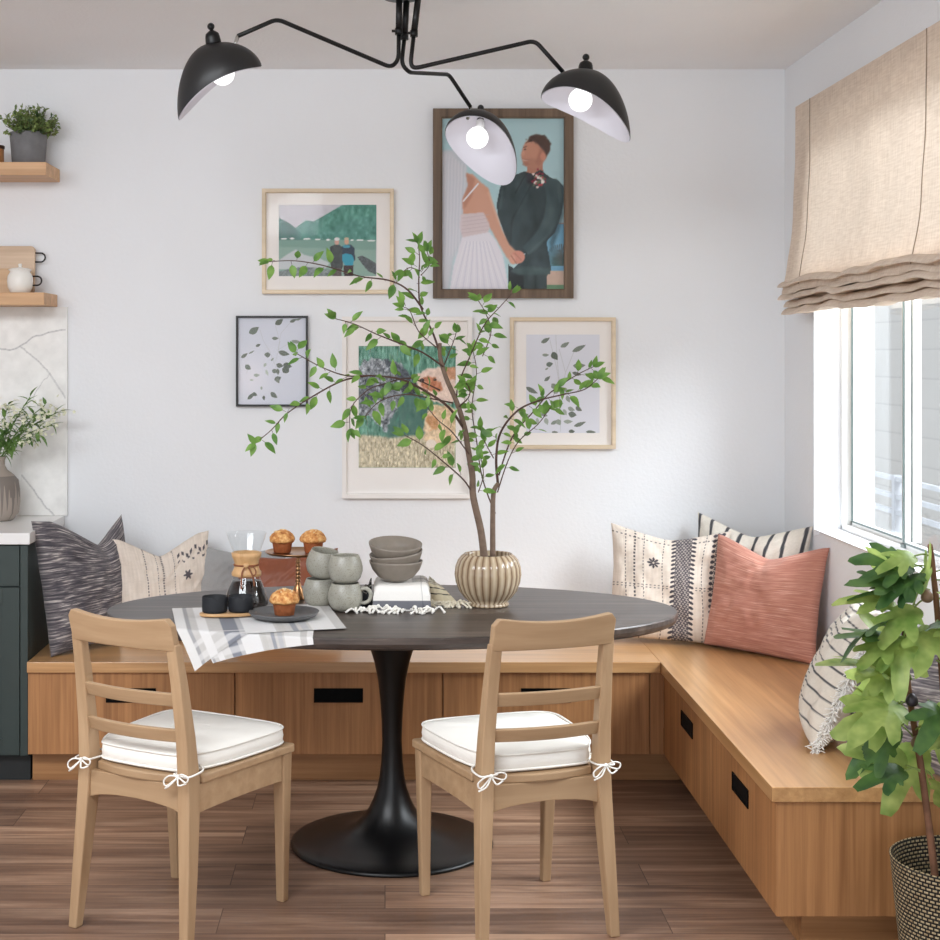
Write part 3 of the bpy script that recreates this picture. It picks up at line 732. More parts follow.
# bride
c.poly([(203, 345), (235, 352), (275, 392), (300, 412), (312, 460), (335, 530), (358, 590), (390, 655), (425, 690), (440, 715), (405, 740), (372, 700), (325, 615), (300, 570), (278, 520), (190, 524), (186, 460), (212, 400)], (212, 160, 136), 1, 1)
c.poly([(203, 345), (240, 370), (232, 440), (196, 500), (188, 460), (212, 400)], (184, 128, 106), .7, 2); c.line(300, 430, 345, 560, 6, (226, 182, 160), .6)
c.line(192, 466, 255, 392, 4, (238, 232, 236)); k_ = c.poly([(180, 524), (278, 514), (304, 566), (300, 604), (190, 630), (176, 580)], (218, 202, 204), 1, 1)
k_ = c.poly([(186, 622), (304, 598), (335, 640), (362, 700), (376, 780), (386, 850), (132, 850), (150, 740)], (230, 226, 234), 1, 1)
for k in range(16): c.line(200 + k * 7, 640, 140 + k * 16, 850, 2.2, (206, 204, 218) if k % 2 else (242, 240, 244), .6)
for k in range(5): c.line(184, 540 + k * 16, 300, 524 + k * 16, 2, (196, 176, 180), .5)
c.poly([(97, 260), (140, 255), (190, 330), (186, 450), (188, 560), (175, 640), (140, 700), (120, 850), (97, 850)], (224, 218, 226), .35, 3)
c.ell(425, 706, 30, 28, (214, 150, 132)); c.ell(402, 716, 14, 20, (222, 166, 144)); c.line(396, 700, 420, 735, 2.5, (176, 112, 98)); c.line(412, 690, 440, 720, 2, (184, 120, 104))
frame('large walnut framed wedding portrait of bride and groom holding hands', 432.8, 109.7, 572.6, 298.5, 9.2, M['frame_dark'], c, None, 0.032)

# two botanical prints
def sprig(c, stems, leaves):
    for s_ in stems:
        for i in range(len(s_) - 1): c.line(*s_[i], *s_[i + 1], 1.6, (188, 190, 190), .8)
    for x, y, L_, a, g, w_ in leaves: c.leaf(x, y, L_, a, (g, g + 9, g - 2), w_)
c = Canvas(82, 78, 712, 884, 190, 240, (216, 219, 230)); c.blend(np.exp(-(((c.X - 180) / 170) ** 2 + ((c.Y - 640) / 210) ** 2)), (236, 234, 242), .9)
sprig(c, [[(285, 190), (315, 290), (370, 380), (440, 560)], [(425, 140), (470, 300), (455, 380)], [(560, 130), (480, 220), (450, 380)], [(560, 312), (460, 370), (430, 480)], [(180, 520), (160, 600)]],
      [(182, 222, 110, -.55, 120, .4), (425, 140, 90, -.6, 100, .4), (560, 118, 70, -.4, 112, .3), (615, 100, 60, -.3, 120, .2), (395, 268, 65, 0, 122, .35), (575, 292, 95, .15, 138, .25), (245, 344, 52, -.45, 104, .35), (110, 448, 75, -.6, 112, .3), (180, 412, 65, -.5, 130, .15), (358, 398, 52, 1.6, 110, .75), (455, 392, 110, .25, 108, .32), (385, 478, 42, -.8, 150, .3),
       (150, 515, 66, .7, 122, .5), (435, 512, 70, .2, 104, .45), (500, 508, 85, .3, 98, .5), (500, 590, 82, -1.0, 96, .6), (395, 568, 60, .1, 118, .5), (450, 550, 60, 1.5, 112, .4), (418, 655, 70, -.4, 106, .5), (440, 640, 52, 1.1, 128, .5), (345, 500, 45, 2.2, 178, .4), (340, 560, 60, 1.2, 190, .3), (225, 610, 60, .0, 172, .35), (190, 655, 40, 0, 188, .3),
       (170, 835, 85, -.8, 104, .3), (215, 775, 52, .5, 108, .5), (320, 800, 46, 1.5, 84, .4), (385, 770, 80, .7, 112, .4), (300, 715, 35, 1.6, 158, .4)])
frame('small black framed leaf print hanging lowest on the left', 236.4, 315.9, 308.1, 406.4, 2.1, M['frame_black'], c, None, 0.022)
c = Canvas(212, 203, 640, 780, 180, 240, (222, 223, 232))
sprig(c, [[(350, 235), (390, 400), (415, 560), (412, 770)], [(405, 290), (440, 420)], [(490, 305), (440, 430), (420, 560)], [(385, 205), (390, 330), (405, 470)]],
      [(298, 250, 60, -.5, 112, .3), (412, 276, 60, -.5, 128, .3), (480, 302, 90, -.45, 120, .22), (305, 322, 42, 0, 142, .3), (365, 305, 56, 1.0, 92, .5), (328, 380, 42, -.2, 106, .5), (484, 386, 76, -.05, 130, .3), (480, 425, 60, .25, 108, .25), (318, 475, 46, -.7, 112, .3), (362, 490, 44, .9, 128, .5), (210, 510, 80, .5, 112, .25), (322, 410, 25, -.6, 150, .3),
       (280, 660, 60, -.1, 150, .5), (300, 665, 40, .4, 134, .4), (430, 640, 40, 1.1, 164, .4), (455, 630, 45, .4, 152, .4), (458, 665, 50, .2, 108, .5), (500, 625, 46, .6, 112, .4), (275, 690, 45, 1.4, 170, .3), (325, 690, 45, 1.3, 166, .4), (355, 728, 50, -.5, 132, .3), (395, 700, 38, 1.1, 150, .6), (430, 712, 55, 0, 160, .3),
       (460, 770, 36, 0, 96, .5), (490, 740, 75, -.35, 116, .22), (560, 772, 60, .05, 110, .25), (360, 775, 40, 0, 124, .3), (370, 545, 40, -.4, 158, .4), (425, 515, 40, .6, 146, .4), (380, 590, 50, .3, 168, .4), (450, 560, 45, 1.2, 150, .4)])
frame('light wood framed leaf print with wide mat, right of the branches', 509.6, 317.5, 614.8, 448.6, 3.9, M['frame_light'], c, (526, 334.6, 599.2, 432.9))

# dogs on the grass
c = Canvas(484, 173, 848, 630, 150, 190, (92, 146, 126)); one = np.ones(c.X.shape); r_ = random.Random(12)
c.speckle(one, .16, .035, 100, 11)
k_ = c.poly([(484, 505), (600, 515), (848, 490), (848, 632), (484, 632)], (198, 186, 156), 1, 4); c.speckle(k_.astype(float), .20, .08, 100, 12)
c.poly([(600, 350), (760, 320), (770, 500), (590, 520)], (54, 96, 86), .7, 6)
for k in range(170):
    x, y = r_.uniform(484, 848), r_.uniform(173, 630); g = (206, 196, 166) if y > 515 else (60 + r_.randint(0, 70), 120 + r_.randint(0, 50), 104 + r_.randint(0, 30))
    c.line(x, y, x + r_.gauss(0, 6), y - r_.uniform(12, 26), 1.6, g, .6)
def rough(pts, amp):
    q = []
    for i in range(len(pts)):
        a, b_ = pts[i], pts[(i + 1) % len(pts)]
        for t_ in (0, .2, .4, .6, .8): q.append((a[0] + (b_[0] - a[0]) * t_ + r_.gauss(0, amp), a[1] + (b_[1] - a[1]) * t_ + r_.gauss(0, amp)))
    return q
def blob(pts, col, amp, sd, sx=.09, e=4):
    k = c.poly(rough(pts, e), col, 1, 2); c.speckle(k.astype(float), sx, sx * .8, amp, sd)
blob([(484, 245), (520, 222), (575, 222), (640, 240), (680, 285), (690, 325), (650, 340), (640, 400), (600, 450), (585, 500), (560, 470), (530, 440), (484, 430)], (126, 132, 138), 150, 13)
blob([(575, 226), (625, 232), (664, 275), (690, 320), (650, 310), (615, 270)], (74, 82, 92), 50, 14); blob([(640, 300), (700, 310), (720, 345), (680, 360), (645, 340)], (52, 56, 64), 40, 15)
blob([(500, 300), (545, 290), (560, 360), (520, 400), (490, 370)], (92, 98, 106), 120, 19); blob([(545, 380), (600, 385), (590, 445), (550, 440)], (168, 172, 176), 90, 20)
for k in range(90): x, y = r_.uniform(490, 640), r_.uniform(235, 430); c.line(x, y, x + r_.gauss(0, 9), y + r_.uniform(6, 16), 1.8, r_.choice([(72, 78, 86), (186, 192, 196), (110, 116, 124)]), .55)
blob([(690, 285), (730, 262), (800, 246), (850, 262), (850, 380), (800, 392), (760, 372), (715, 348)], (236, 210, 194), 40, 16); blob([(712, 298), (738, 284), (785, 300), (800, 335), (770, 345), (730, 332)], (198, 128, 92), 50, 17); blob([(800, 255), (850, 250), (850, 300), (815, 300)], (206, 150, 112), 40, 21)
blob([(735, 430), (765, 395), (820, 395), (850, 410), (850, 530), (800, 548), (760, 552), (728, 520)], (232, 204, 166), 60, 18); blob([(740, 440), (770, 420), (780, 480), (745, 500)], (206, 150, 100), 40, 22)
c.ell(722, 302, 9, 7, (58, 42, 42)); c.ell(770, 300, 6, 5, (70, 48, 40)); c.ell(756, 540, 20, 16, (240, 226, 210)); c.line(700, 322, 740, 340, 2.5, (150, 96, 84))
frame('tall white framed photo of two dogs on grass, behind the branches', 342.2, 316.8, 471.8, 497.8, 4.6, M['frame_white'], c, (358.7, 346, 455.6, 467.6))

# ------------------------------------------------------------------ ceiling lamp
DL = 4.66
LB = P(402, 0, DL); lx = LB.x
lamp = thing('ceiling_lamp', 'black three-armed ceiling lamp with domed metal shades', 'lamp', (lx, DL, ZC))
def Lp(px, py, D): return P(px, py, D) - Vector((lx, DL, ZC))
part(MB().lathe([(0.0001, -0.03), (0.055, -0.03), (0.06, -0.026), (0.06, 0.0)], 40), 'canopy', M['black'], lamp)
tops = [Lp(399.2, -1, DL), Lp(406.5, -1, DL + 0.03), Lp(418, -1, DL - 0.02)]
joints = [Lp(398.8, 31, DL), Lp(404.6, 36, DL + 0.03), Lp(414.0, 33, DL - 0.02)]
lows = [Lp(398.5, 60, DL), Lp(401.5, 64, DL + 0.03), Lp(410.5, 64, DL - 0.02)]
for tp, jn in zip(tops, joints):
    k = jn + (tp - jn) * ((0 - 0.02 - jn.z) / (tp.z - jn.z))
    part(MB().tube([k, jn], 0.0105, 10).tube([jn + Vector((0, 0, 0.008)), jn - Vector((0, 0, 0.012))], 0.0125, 10).tube([jn - Vector((0.022, 0, 0)), jn + Vector((0.0, 0, 0))], 0.0045, 6), 'stem', M['black'], lamp)
arms = [
    [joints[0], lows[0], Lp(391, 67.5, DL - 0.01), Lp(277, 19, 4.50), Lp(238, 36, 4.45)],
    [joints[1], lows[1], Lp(409, 72.5, DL + 0.04), Lp(449, 74.5, 4.98), Lp(470.5, 107, 5.0)],
    [joints[2], lows[2], Lp(414, 68.5, DL - 0.02), Lp(535, 40.5, 4.62), Lp(563, 72, 4.60)],
]
# a little rounding at the bends
def bent(pts, r=0.022):
    out = [Vector(pts[0])]
    for i in range(1, len(pts) - 1):
        p = Vector(pts[i]); a = (Vector(pts[i - 1]) - p); b_ = (Vector(pts[i + 1]) - p)
        ra = min(r, a.length * .45); rb__ = min(r, b_.length * .45); A = p + a.normalized() * ra; B_ = p + b_.normalized() * rb__
        for k in range(6):
            t_ = k / 5; out.append(A * (1 - t_) ** 2 + p * 2 * t_ * (1 - t_) + B_ * t_ ** 2)
    out.append(Vector(pts[-1])); return out
bulb_m = emis('bulb_glow', (1, 0.985, 0.96, 1), 1.5)
t = NT('shade_metal'); b1 = t.new('ShaderNodeBsdfPrincipled'); b1.inputs['Base Color'].default_value = rgb(30, 30, 31); b1.inputs['Roughness'].default_value = 0.42
b2 = t.new('ShaderNodeBsdfPrincipled'); b2.inputs['Base Color'].default_value = rgb(238, 238, 240); b2.inputs['Roughness'].default_value = 0.5
t.link(b1.outputs[0], t.out.inputs[0]); M['shade_out'] = t.m; 
t = NT('shade_enamel'); b2 = t.bsdf(Roughness=0.5); b2.inputs['Base Color'].default_value = rgb(214, 212, 220); M['shade_in'] = t.m
def shade(apex, axis, tipdir, arm_end, sc=1.0, B=0.105):
    az = Vector(axis).normalized(); ax = Vector(tipdir); ax = (ax - az * ax.dot(az)).normalized(); ay = az.cross(ax)
    R = Matrix((ax, ay, az)).transposed()
    def surf(th, off):
        m = MB(); ns, nt = 18, 48; vs = []
        for i in range(ns + 1):
            s_ = i / ns; g = math.sin(s_ * PI / 2) ** 0.92; q = (1 - math.cos(s_ * PI / 2)) ** 1.0
            for j in range(nt):
                a = 2 * PI * j / nt
                rx = (0.0045 + 0.1325 * math.cos(a)) ; ry = B * math.sin(a)
                rz = -(0.125 + 0.060 * math.cos(a) + 0.018 * math.cos(2 * a))
                x = rx * g * (1 - th); y = ry * g * (1 - th); z = rz * (0.25 * g ** 2 + 0.75 * q) * 1.0
                x += 0.012 * math.cos(a) * (1 - g); y += 0.012 * math.sin(a) * (1 - g)
                vs.append(apex + R @ (Vector((x, y, z - off)) * sc))
        fs = [(i * nt + j, i * nt + (j + 1) % nt, (i + 1) * nt + (j + 1) % nt, (i + 1) * nt + j) for i in range(ns) for j in range(nt)]
        m.add(vs, fs, True); return m
    o = part(surf(0, 0), 'lamp_shade', M['shade_out'], lamp)
    part(surf(0.012, 0.0022), 'inner_enamel', M['shade_in'], o, label='white enamelled inside of the shade')
    kn = MB()
    kn.lathe([(0.0235, -0.002), (0.0232, 0.004), (0.0215, 0.020), (0.019, 0.028), (0.011, 0.034), (0.0055, 0.037), (0.0055, 0.040), (0.0001, 0.040)], 20, apex, R)
    kn.ball(apex + R @ Vector((0, 0, 0.048)), 0.011, 10)
    part(kn, 'knob', M['black'], o)
    bp = apex + R @ (Vector((-0.012, 0, -0.088)) * sc)
    part(MB().lathe([(0.014, -0.062), (0.014, -0.012), (0.012, -0.008)], 16, apex, R), 'socket', M['white_paint'], o)
    part(MB().ball(bp, 0.036, 18), 'bulb', bulb_m, lamp)
    hit = apex + R @ Vector((-0.055, 0, -0.028))
    part(MB().tube([arm_end, arm_end + (hit - arm_end) * 1.0], 0.006, 10), 'joint', M['steel'], lamp, label='bright steel joint')
for a_ in arms: part(MB().tube(bent(a_), 0.0068, 10), 'arm', M['black'], lamp)
shade(Lp(213.5, 43, 4.45), (-0.14, -0.24, 1), (-1, 0.1, 0), arms[0][-1], 1.03)
shade(Lp(480.5, 119, 5.0), (0.05, 0.52, 0.86), (0.66, 0.42, -0.3), arms[1][-1], 0.98, 0.105)
shade(Lp(585.5, 72, 4.60), (0.06, 0.20, 0.97), (1, 0.02, 0), arms[2][-1], 1.04, 0.105)

# ------------------------------------------------------------------ table
TX, TY, TA, TB, TZ = 0.022, 4.745, 0.899, 0.501, 0.742
tab = thing('dining_table', 'oval dark wood table on a black tulip pedestal', 'table', (TX, TY, 0))
t = NT('dark_wood_top'); b = t.bsdf(Roughness=0.33); v = t.coords(scale=(1.6, 34, 34)); v2 = t.coords(scale=(1, 3, 3))
f1 = t.noise(v, 1, 5, 0.62, 0.4); f2 = t.noise(v2, 2, 3)
c_ = t.ramp(f1, [(0.32, rgb(48, 41, 38)), (0.55, rgb(76, 66, 61)), (0.75, rgb(108, 94, 85))])
t.link(t.mix(1, c_, t.ramp(f2, [(0.3, (0.85, 0.85, 0.85, 1)), (0.7, (1.1, 1.1, 1.1, 1))]), 'MULTIPLY'), b.inputs['Base Color']); t.bump(b, f1, 0.15, 0.002)
m = MB(); secs = []
for s_, z in ((0.94, TZ - 0.038), (0.982, TZ - 0.037), (0.994, TZ - 0.031), (1.0, TZ - 0.018), (1.0, TZ - 0.005), (0.997, TZ - 0.001), (0.992, TZ)):
    secs.append([(TA * s_ * math.cos(a), (TB - TA * (1 - s_)) * math.sin(a), z) for a in [2 * PI * k / 120 for k in range(120)]])
m.sweep(secs); part(m, 'tabletop', t.m, tab)
prof = [(0.318, 0.0), (0.320, 0.005), (0.318, 0.010), (0.308, 0.0145), (0.26, 0.021), (0.20, 0.030), (0.15, 0.043), (0.115, 0.062), (0.092, 0.085), (0.074, 0.110), (0.060, 0.139), (0.047, 0.175), (0.039, 0.215), (0.034, 0.262), (0.031, 0.328), (0.033, 0.39), (0.037, 0.45), (0.044, 0.517), (0.055, 0.570), (0.070, 0.62), (0.090, 0.665), (0.112, 0.695), (0.120, 0.707)]
part(MB().lathe(prof, 72), 'pedestal', M['pedestal'], tab)

# ------------------------------------------------------------------ chairs
def make_chair(label, loc, rz):
    c_ = thing('dining_chair', label, 'chair', loc, rz)
    W = M['chair_wood']
    # rear legs run up into the back posts
    for sx in (-1, 1):
        secs = []
        for z, y, x, a, bb_ in ((0.0, -0.222, 0.188, 0.027, 0.030), (0.20, -0.203, 0.179, 0.034, 0.042), (0.36, -0.190, 0.171, 0.038, 0.050), (0.44, -0.187, 0.168, 0.038, 0.050), (0.55, -0.197, 0.166, 0.036, 0.042), (0.70, -0.220, 0.162, 0.034, 0.034), (0.80, -0.240, 0.159, 0.033, 0.028)):
            x *= sx; secs.append([(x - a / 2, y - bb_ / 2, z), (x + a / 2, y - bb_ / 2, z), (x + a / 2, y + bb_ / 2, z), (x - a / 2, y + bb_ / 2, z)])
        part(MB().sweep(secs), 'rear_leg', W, c_, 0.004)
        part(MB().taper((sx * 0.188, 0.217, 0), (0.026, 0.026), (sx * 0.196, 0.205, 0.424), (0.040, 0.042)), 'front_leg', W, c_, 0.004)
    X = M['chair_wood_x']
    def rail(z0, z1, yc, hw, bow, th, topdip=0, rnd_=0):
        secs = []
        for i in range(25):
            u = -1 + 2 * i / 24; x = u * hw; y = yc - bow * (1 - u * u)
            zt = z1 - topdip * (1 - u * u)
            if rnd_ and abs(u) > 1 - rnd_ / hw:
                e = (abs(u) - 1 + rnd_ / hw) / (rnd_ / hw); zt -= rnd_ * (1 - math.sqrt(max(0, 1 - e * e)))
            l = (zt - z0) * 0.22
            secs.append([(x, y - th / 2 + 0.004, z0), (x, y + th / 2 + 0.004, z0), (x, y + th / 2 - l, zt), (x, y - th / 2 - l, zt)])
        return MB().sweep(secs)
    part(rail(0.782, 0.872, -0.242, 0.173, 0.016, 0.024, 0.016, 0.022), 'top_rail', X, c_, 0.003)
    part(rail(0.632, 0.668, -0.213, 0.152, 0.020, 0.018), 'back_slat', X, c_, 0.003)
    part(rail(0.536, 0.572, -0.199, 0.155, 0.020, 0.018), 'back_slat', X, c_, 0.003)
    # seat board with bowed rear edge
    o_ = []
    for i in range(17):
        u = -1 + 2 * i / 16; o_.append((u * 0.143, -0.184 - 0.028 * (1 - u * u)))
    o_ += [(0.148, -0.158), (0.192, -0.155), (0.224, 0.225), (0.216, 0.236)]
    for i in range(9): u = 1 - 2 * i / 8; o_.append((u * 0.20, 0.236 + 0.008 * (1 - u * u)))
    o_ += [(-0.216, 0.236), (-0.224, 0.225), (-0.192, -0.155), (-0.148, -0.158)]
    part(MB().slab(o_, 0.424, 0.446), 'seat', X, c_, 0.004)
    def apron(p0, p1, th, z0, z1, arch):
        p0 = Vector(p0); p1 = Vector(p1); n_ = Vector((-(p1 - p0).y, (p1 - p0).x, 0)).normalized() * th / 2; secs = []
        for i in range(15):
            u = i / 14; q = p0 + (p1 - p0) * u; zb_ = z0 + arch * (4 * u * (1 - u)) ** 0.7
            secs.append([(q.x - n_.x, q.y - n_.y, zb_), (q.x + n_.x, q.y + n_.y, zb_), (q.x + n_.x, q.y + n_.y, z1), (q.x - n_.x, q.y - n_.y, z1)])
        return MB().sweep(secs)
    part(apron((-0.152, -0.194, 0), (0.152, -0.194, 0), 0.020, 0.352, 0.424, 0.018), 'apron', X, c_, 0.002)
    part(apron((-0.177, 0.208, 0), (0.177, 0.208, 0), 0.020, 0.352, 0.424, 0.014), 'apron', X, c_, 0.002)
    for sx in (-1, 1):
        part(apron((sx * 0.174, -0.164, 0), (sx * 0.198, 0.185, 0), 0.022, 0.348, 0.424, 0.004), 'side_apron', X, c_, 0.002)
    return c_
canvas_m = plain('cream_canvas', rgb(240, 237, 230), 0.9, 0, 0.02, 12, 0.12, 260)
def cush_outline(n=96, grow=0.0):
    out = []
    for k in range(n):
        a = 2 * PI * k / n; ca, sa = math.cos(a), math.sin(a); e = 0.30
        x = math.copysign(abs(ca) ** e, ca); y = math.copysign(abs(sa) ** e, sa)
        w = 0.215 if y > 0 else 0.215 - 0.028 * abs(y); w = 0.198 + 0.018 * y
        xx = x * w; yy = 0.027 + y * 0.200 + 0.010 * (1 - x * x) * (1 if y > 0 else -1.6)
        # corners cut back round the posts
        if y < -0.2 and abs(xx) > 0.132: yy += 0.05 * ((abs(xx) - 0.132) / 0.05) ** 1.0 * min(1, (-y - .2) / .5) * .9
        s_ = 1 + grow; out.append((xx * s_, 0.022 + (yy - 0.022) * s_))
    return out
def make_cushion(label, loc, rz, sd):
    q = thing('seat_cushion', label, 'cushion', loc, rz)
    m = MB(); secs = []
    lv = [(0.90, 0.0008), (0.975, 0.001), (1.0, 0.006), (1.012, 0.025), (1.0, 0.044), (0.97, 0.049), (0.80, 0.056), (0.55, 0.0605), (0.25, 0.062)]
    base = cush_outline()
    for s_, z in lv:
        ring = []
        for i, (x, y) in enumerate(base):
            zz = z + (0.003 * (vnoise([x * 14 + sd], [y * 14 + 5], z * 20)[0] - .5) * 2 if z > 0.01 else 0)
            ring.append((x * s_, 0.022 + (y - 0.022) * s_, zz))
        secs.append(ring)
    m.sweep(secs, True); part(m, 'cushion', canvas_m, q)
    for z in (0.0065, 0.0465): part(MB().tube([(x * (1.004), 0.022 + (y - 0.022) * 1.004, z + 0.001) for x, y in cush_outline()], 0.0032, 6, True), 'piping', canvas_m, q)
    for sx in (-1, 1):
        # strap round the post with a small bow
        cx_, cy_ = sx * 0.168, -0.188; w2, d2, z = 0.024, 0.030, 0.008
        loop = smooth_path([(sx * 0.140, -0.140, z), (cx_ - sx * w2, cy_ - d2 * .2, z), (cx_ - sx * w2, cy_ - d2, z + .002), (cx_, cy_ - d2 - 0.002, z), (cx_ + sx * w2, cy_ - d2, z), (cx_ + sx * w2, cy_ + d2, z + .004), (sx * 0.160, -0.130, z + .008)], 5)
        m = MB().tube(loop, 0.0028, 6, flat=1.0); kx, ky, kz = cx_ - sx * 0.004, cy_ - d2 - 0.008, z
        m.ball((kx, ky, kz), 0.0065, 8)
        for (ax_, az_) in ((-0.040, -0.017), (0.038, 0.000)):
            m.tube(smooth_path([(kx, ky, kz), (kx + ax_ * .5, ky - .01, kz + az_ * .5 + .011), (kx + ax_, ky - .008, kz + az_ + .004), (kx + ax_ * .8, ky - .008, kz + az_ - .009), (kx, ky, kz)], 5), 0.0022, 6)
        m.tube(smooth_path([(kx, ky, kz), (kx - .018, ky - .012, kz - .022), (kx - .038, ky - .006, kz - .034)], 5), 0.0024, 6)
        m.tube(smooth_path([(kx, ky, kz), (kx + .010, ky - .012, kz - .018), (kx + .030, ky - .006, kz - .012)], 5), 0.0024, 6)
        part(m, 'tie', canvas_m, q)
    return q
LC, LR = Vector((-0.5625, 4.153, 0)), math.radians(-30.2)
RC, RR = Vector((0.360, 4.144, 0)), math.radians(18.2)
make_chair('light wood ladder-back chair on the left, beside the draped cloth', LC, LR)
make_chair('light wood ladder-back chair on the right, in front of the corner seat', RC, RR)
make_cushion('cream seat cushion tied to the left chair', LC + Vector((0, 0, 0.447)), LR, 1)
make_cushion('cream seat cushion tied to the right chair', RC + Vector((0, 0, 0.447)), RR, 31)

# ------------------------------------------------------------------ pillows
def pillow(label, mat, loc, rot, w=0.46, h=0.46, T=0.15, chop=0.16, colfn=None, seed=0, n=70, pin=0.085, cw=0.42, name='throw_pillow', tilt=0.0):
    """loc: middle of the lower edge; local x along the width, -y the face, z up"""
    def side(sgn):
        def fn(U, V):
            u = U * 2 - 1; v = V * 2 - 1
            ch = np.clip(1.06 - np.sqrt(((u - tilt) / (cw * 1.9)) ** 2 + .012), 0, 1) ** 1.25 * ((v + 1) / 2) ** 3.0
            pu = pin * (1 - v * v) * (0.4 + 0.6 * (v < 0) + 0 * v); x = w / 2 * u * (1 - pin * (1 - v * v))
            z = h / 2 * v * (1 - pin * (1 - u * u) * np.where(v < 0, 0.25, 1.0)) + h / 2
            z = z - chop * h * ch
            th = (np.clip((1 - u * u) * (1 - v * v), 0, 1)) ** 0.42 * T / 2 * (1 - 0.35 * ch)
            wr = (vnoise(u * 3 + seed, v * 3 + 7, seed + .5) - .5) * 0.022 + (vnoise(u * 8 + seed, v * 5 + 3, seed + 2.5) - .5) * 0.010 + (vnoise((u - v) * 9 + seed, (u + v) * 3, 1.5) - .5) * 0.006
            # pull lines running into the corners
            e = np.minimum(1 - np.abs(u), 1 - np.abs(v)); wr = wr * np.clip(e * 5, 0, 1)
            wr = wr + 0.010 * ch * np.exp(-((u - tilt) / 0.10) ** 2) * (-1) * np.clip(e * 5, 0, 1)
            y = sgn * (th + wr)
            x = x + 0.006 * (vnoise(v * 4 + seed, u * 0 + 3.3, .5) - .5) * np.abs(u)
            return np.stack([x, y, z], 1)
        return fn
    me = grid_mesh(name, side(-1), n, n, mat, colfn, True, side(1))
    o = bpy.data.objects.new(name, me); C.objects.link(o); o.rotation_euler = rot
    o.location = (loc[0], loc[1], loc[2] + 0.85 * abs(math.sin(rot[1])) * w / 2)
    return tag(o, label, 'pillow')
fab = painted('woven_linen', 0.95, 0.35, 420, 0.25)
dk = streaks('dark_ikat', [(0.30, rgb(48, 46, 52)), (0.45, rgb(78, 74, 80)), (0.56, rgb(122, 116, 118)), (0.66, rgb(205, 196, 190))], 5, 62)
dk2 = streaks('dark_ikat_soft', [(0.30, rgb(66, 62, 68)), (0.45, rgb(104, 98, 104)), (0.56, rgb(150, 142, 144)), (0.66, rgb(214, 206, 200))], 4, 52)
peach = streaks('peach_slub', [(0.30, rgb(172, 112, 96)), (0.50, rgb(190, 130, 112)), (0.62, rgb(206, 152, 134)), (0.74, rgb(230, 194, 180))], 3.2, 75)
grey = streaks('grey_linen', [(0.3, rgb(146, 146, 146)), (0.7, rgb(164, 163, 162))], 90, 90)
leather = plain('rust_leather', rgb(132, 72, 46), 0.5, 0, 0.1, 10, 0.2, 150)
ZP = ZS + 0.002
R_ = math.radians
pillow('dark charcoal streaked pillow leaning in the left corner beside the green cabinet', dk, (-1.082, 5.62, ZP), (R_(-8), R_(-4), R_(51)), 0.425, 0.500, 0.15, 0.25, seed=1, cw=0.50, tilt=0.38)

def cream_lines(U, V, mirror=False):
    u = U; v = V
    c = np.zeros((len(u), 3)) + np.array((222, 209, 196.))
    c += ((vnoise(u * 90, v * 6, 1.5) - .5) * 22)[:, None] + ((vnoise(u * 20, v * 90, 4.5) - .5) * 8)[:, None]
    return c
def dark(c, m, a=1.0, col=(62, 58, 66)):
    m = np.clip(m * a, 0, 1)[:, None]; return c * (1 - m) + np.array(col, float) * m
def col_left(U, V):
    c = cream_lines(U, V)
    dash = (np.sin(V * 200) > -0.4) * 1.0
    for x, w_ in ((0.28, .006), (0.40, .004), (0.46, .010), (0.58, .004)):
        c = dark(c, (np.abs(U - x - .006 * np.sin(V * 9)) < w_) * dash, .7)
    r = np.hypot((U - .72) * 1.0, V - .62); a = np.arctan2(V - .62, U - .72)
    c = dark(c, (r < .055 * (.55 + .45 * np.cos(a * 3) ** 2)) * 1.0, .85)
    k = (np.abs(V - .86 - .03 * np.sin(U * 40)) < .022) & (U > .62) & (np.sin(U * 130) > -.2); c = dark(c, k * 1.0, .85)
    k = (np.abs(V - .79 - .02 * np.sin(U * 60)) < .010) & (U > .62) & (np.sin(U * 110 + 1) > 0); c = dark(c, k * 1.0, .8)
    c = dark(c, ((np.abs(V - .035) < .008) & (np.sin(U * 160) > -.2)) * 1.0, .7)
    return c
pillow('cream line-patterned pillow beside the dark one, behind the left end of the table', fab, (-0.825, 5.73, ZP), (R_(-10), R_(-2), R_(24)), 0.385, 0.405, 0.13, 0.17, col_left, 2, n=150, cw=0.42, tilt=-0.05)
pillow('plain grey linen pillow behind the coffee carafe', grey, (-0.575, 5.765, ZP), (R_(-14), R_(2), R_(2)), 0.37, 0.36, 0.11, 0.05, seed=3)
pillow('rust brown leather pillow behind the cake stand', leather, (-0.360, 5.66, ZP), (R_(-13), R_(-4), R_(-3)), 0.40, 0.345, 0.12, 0.04, seed=4, cw=.5)

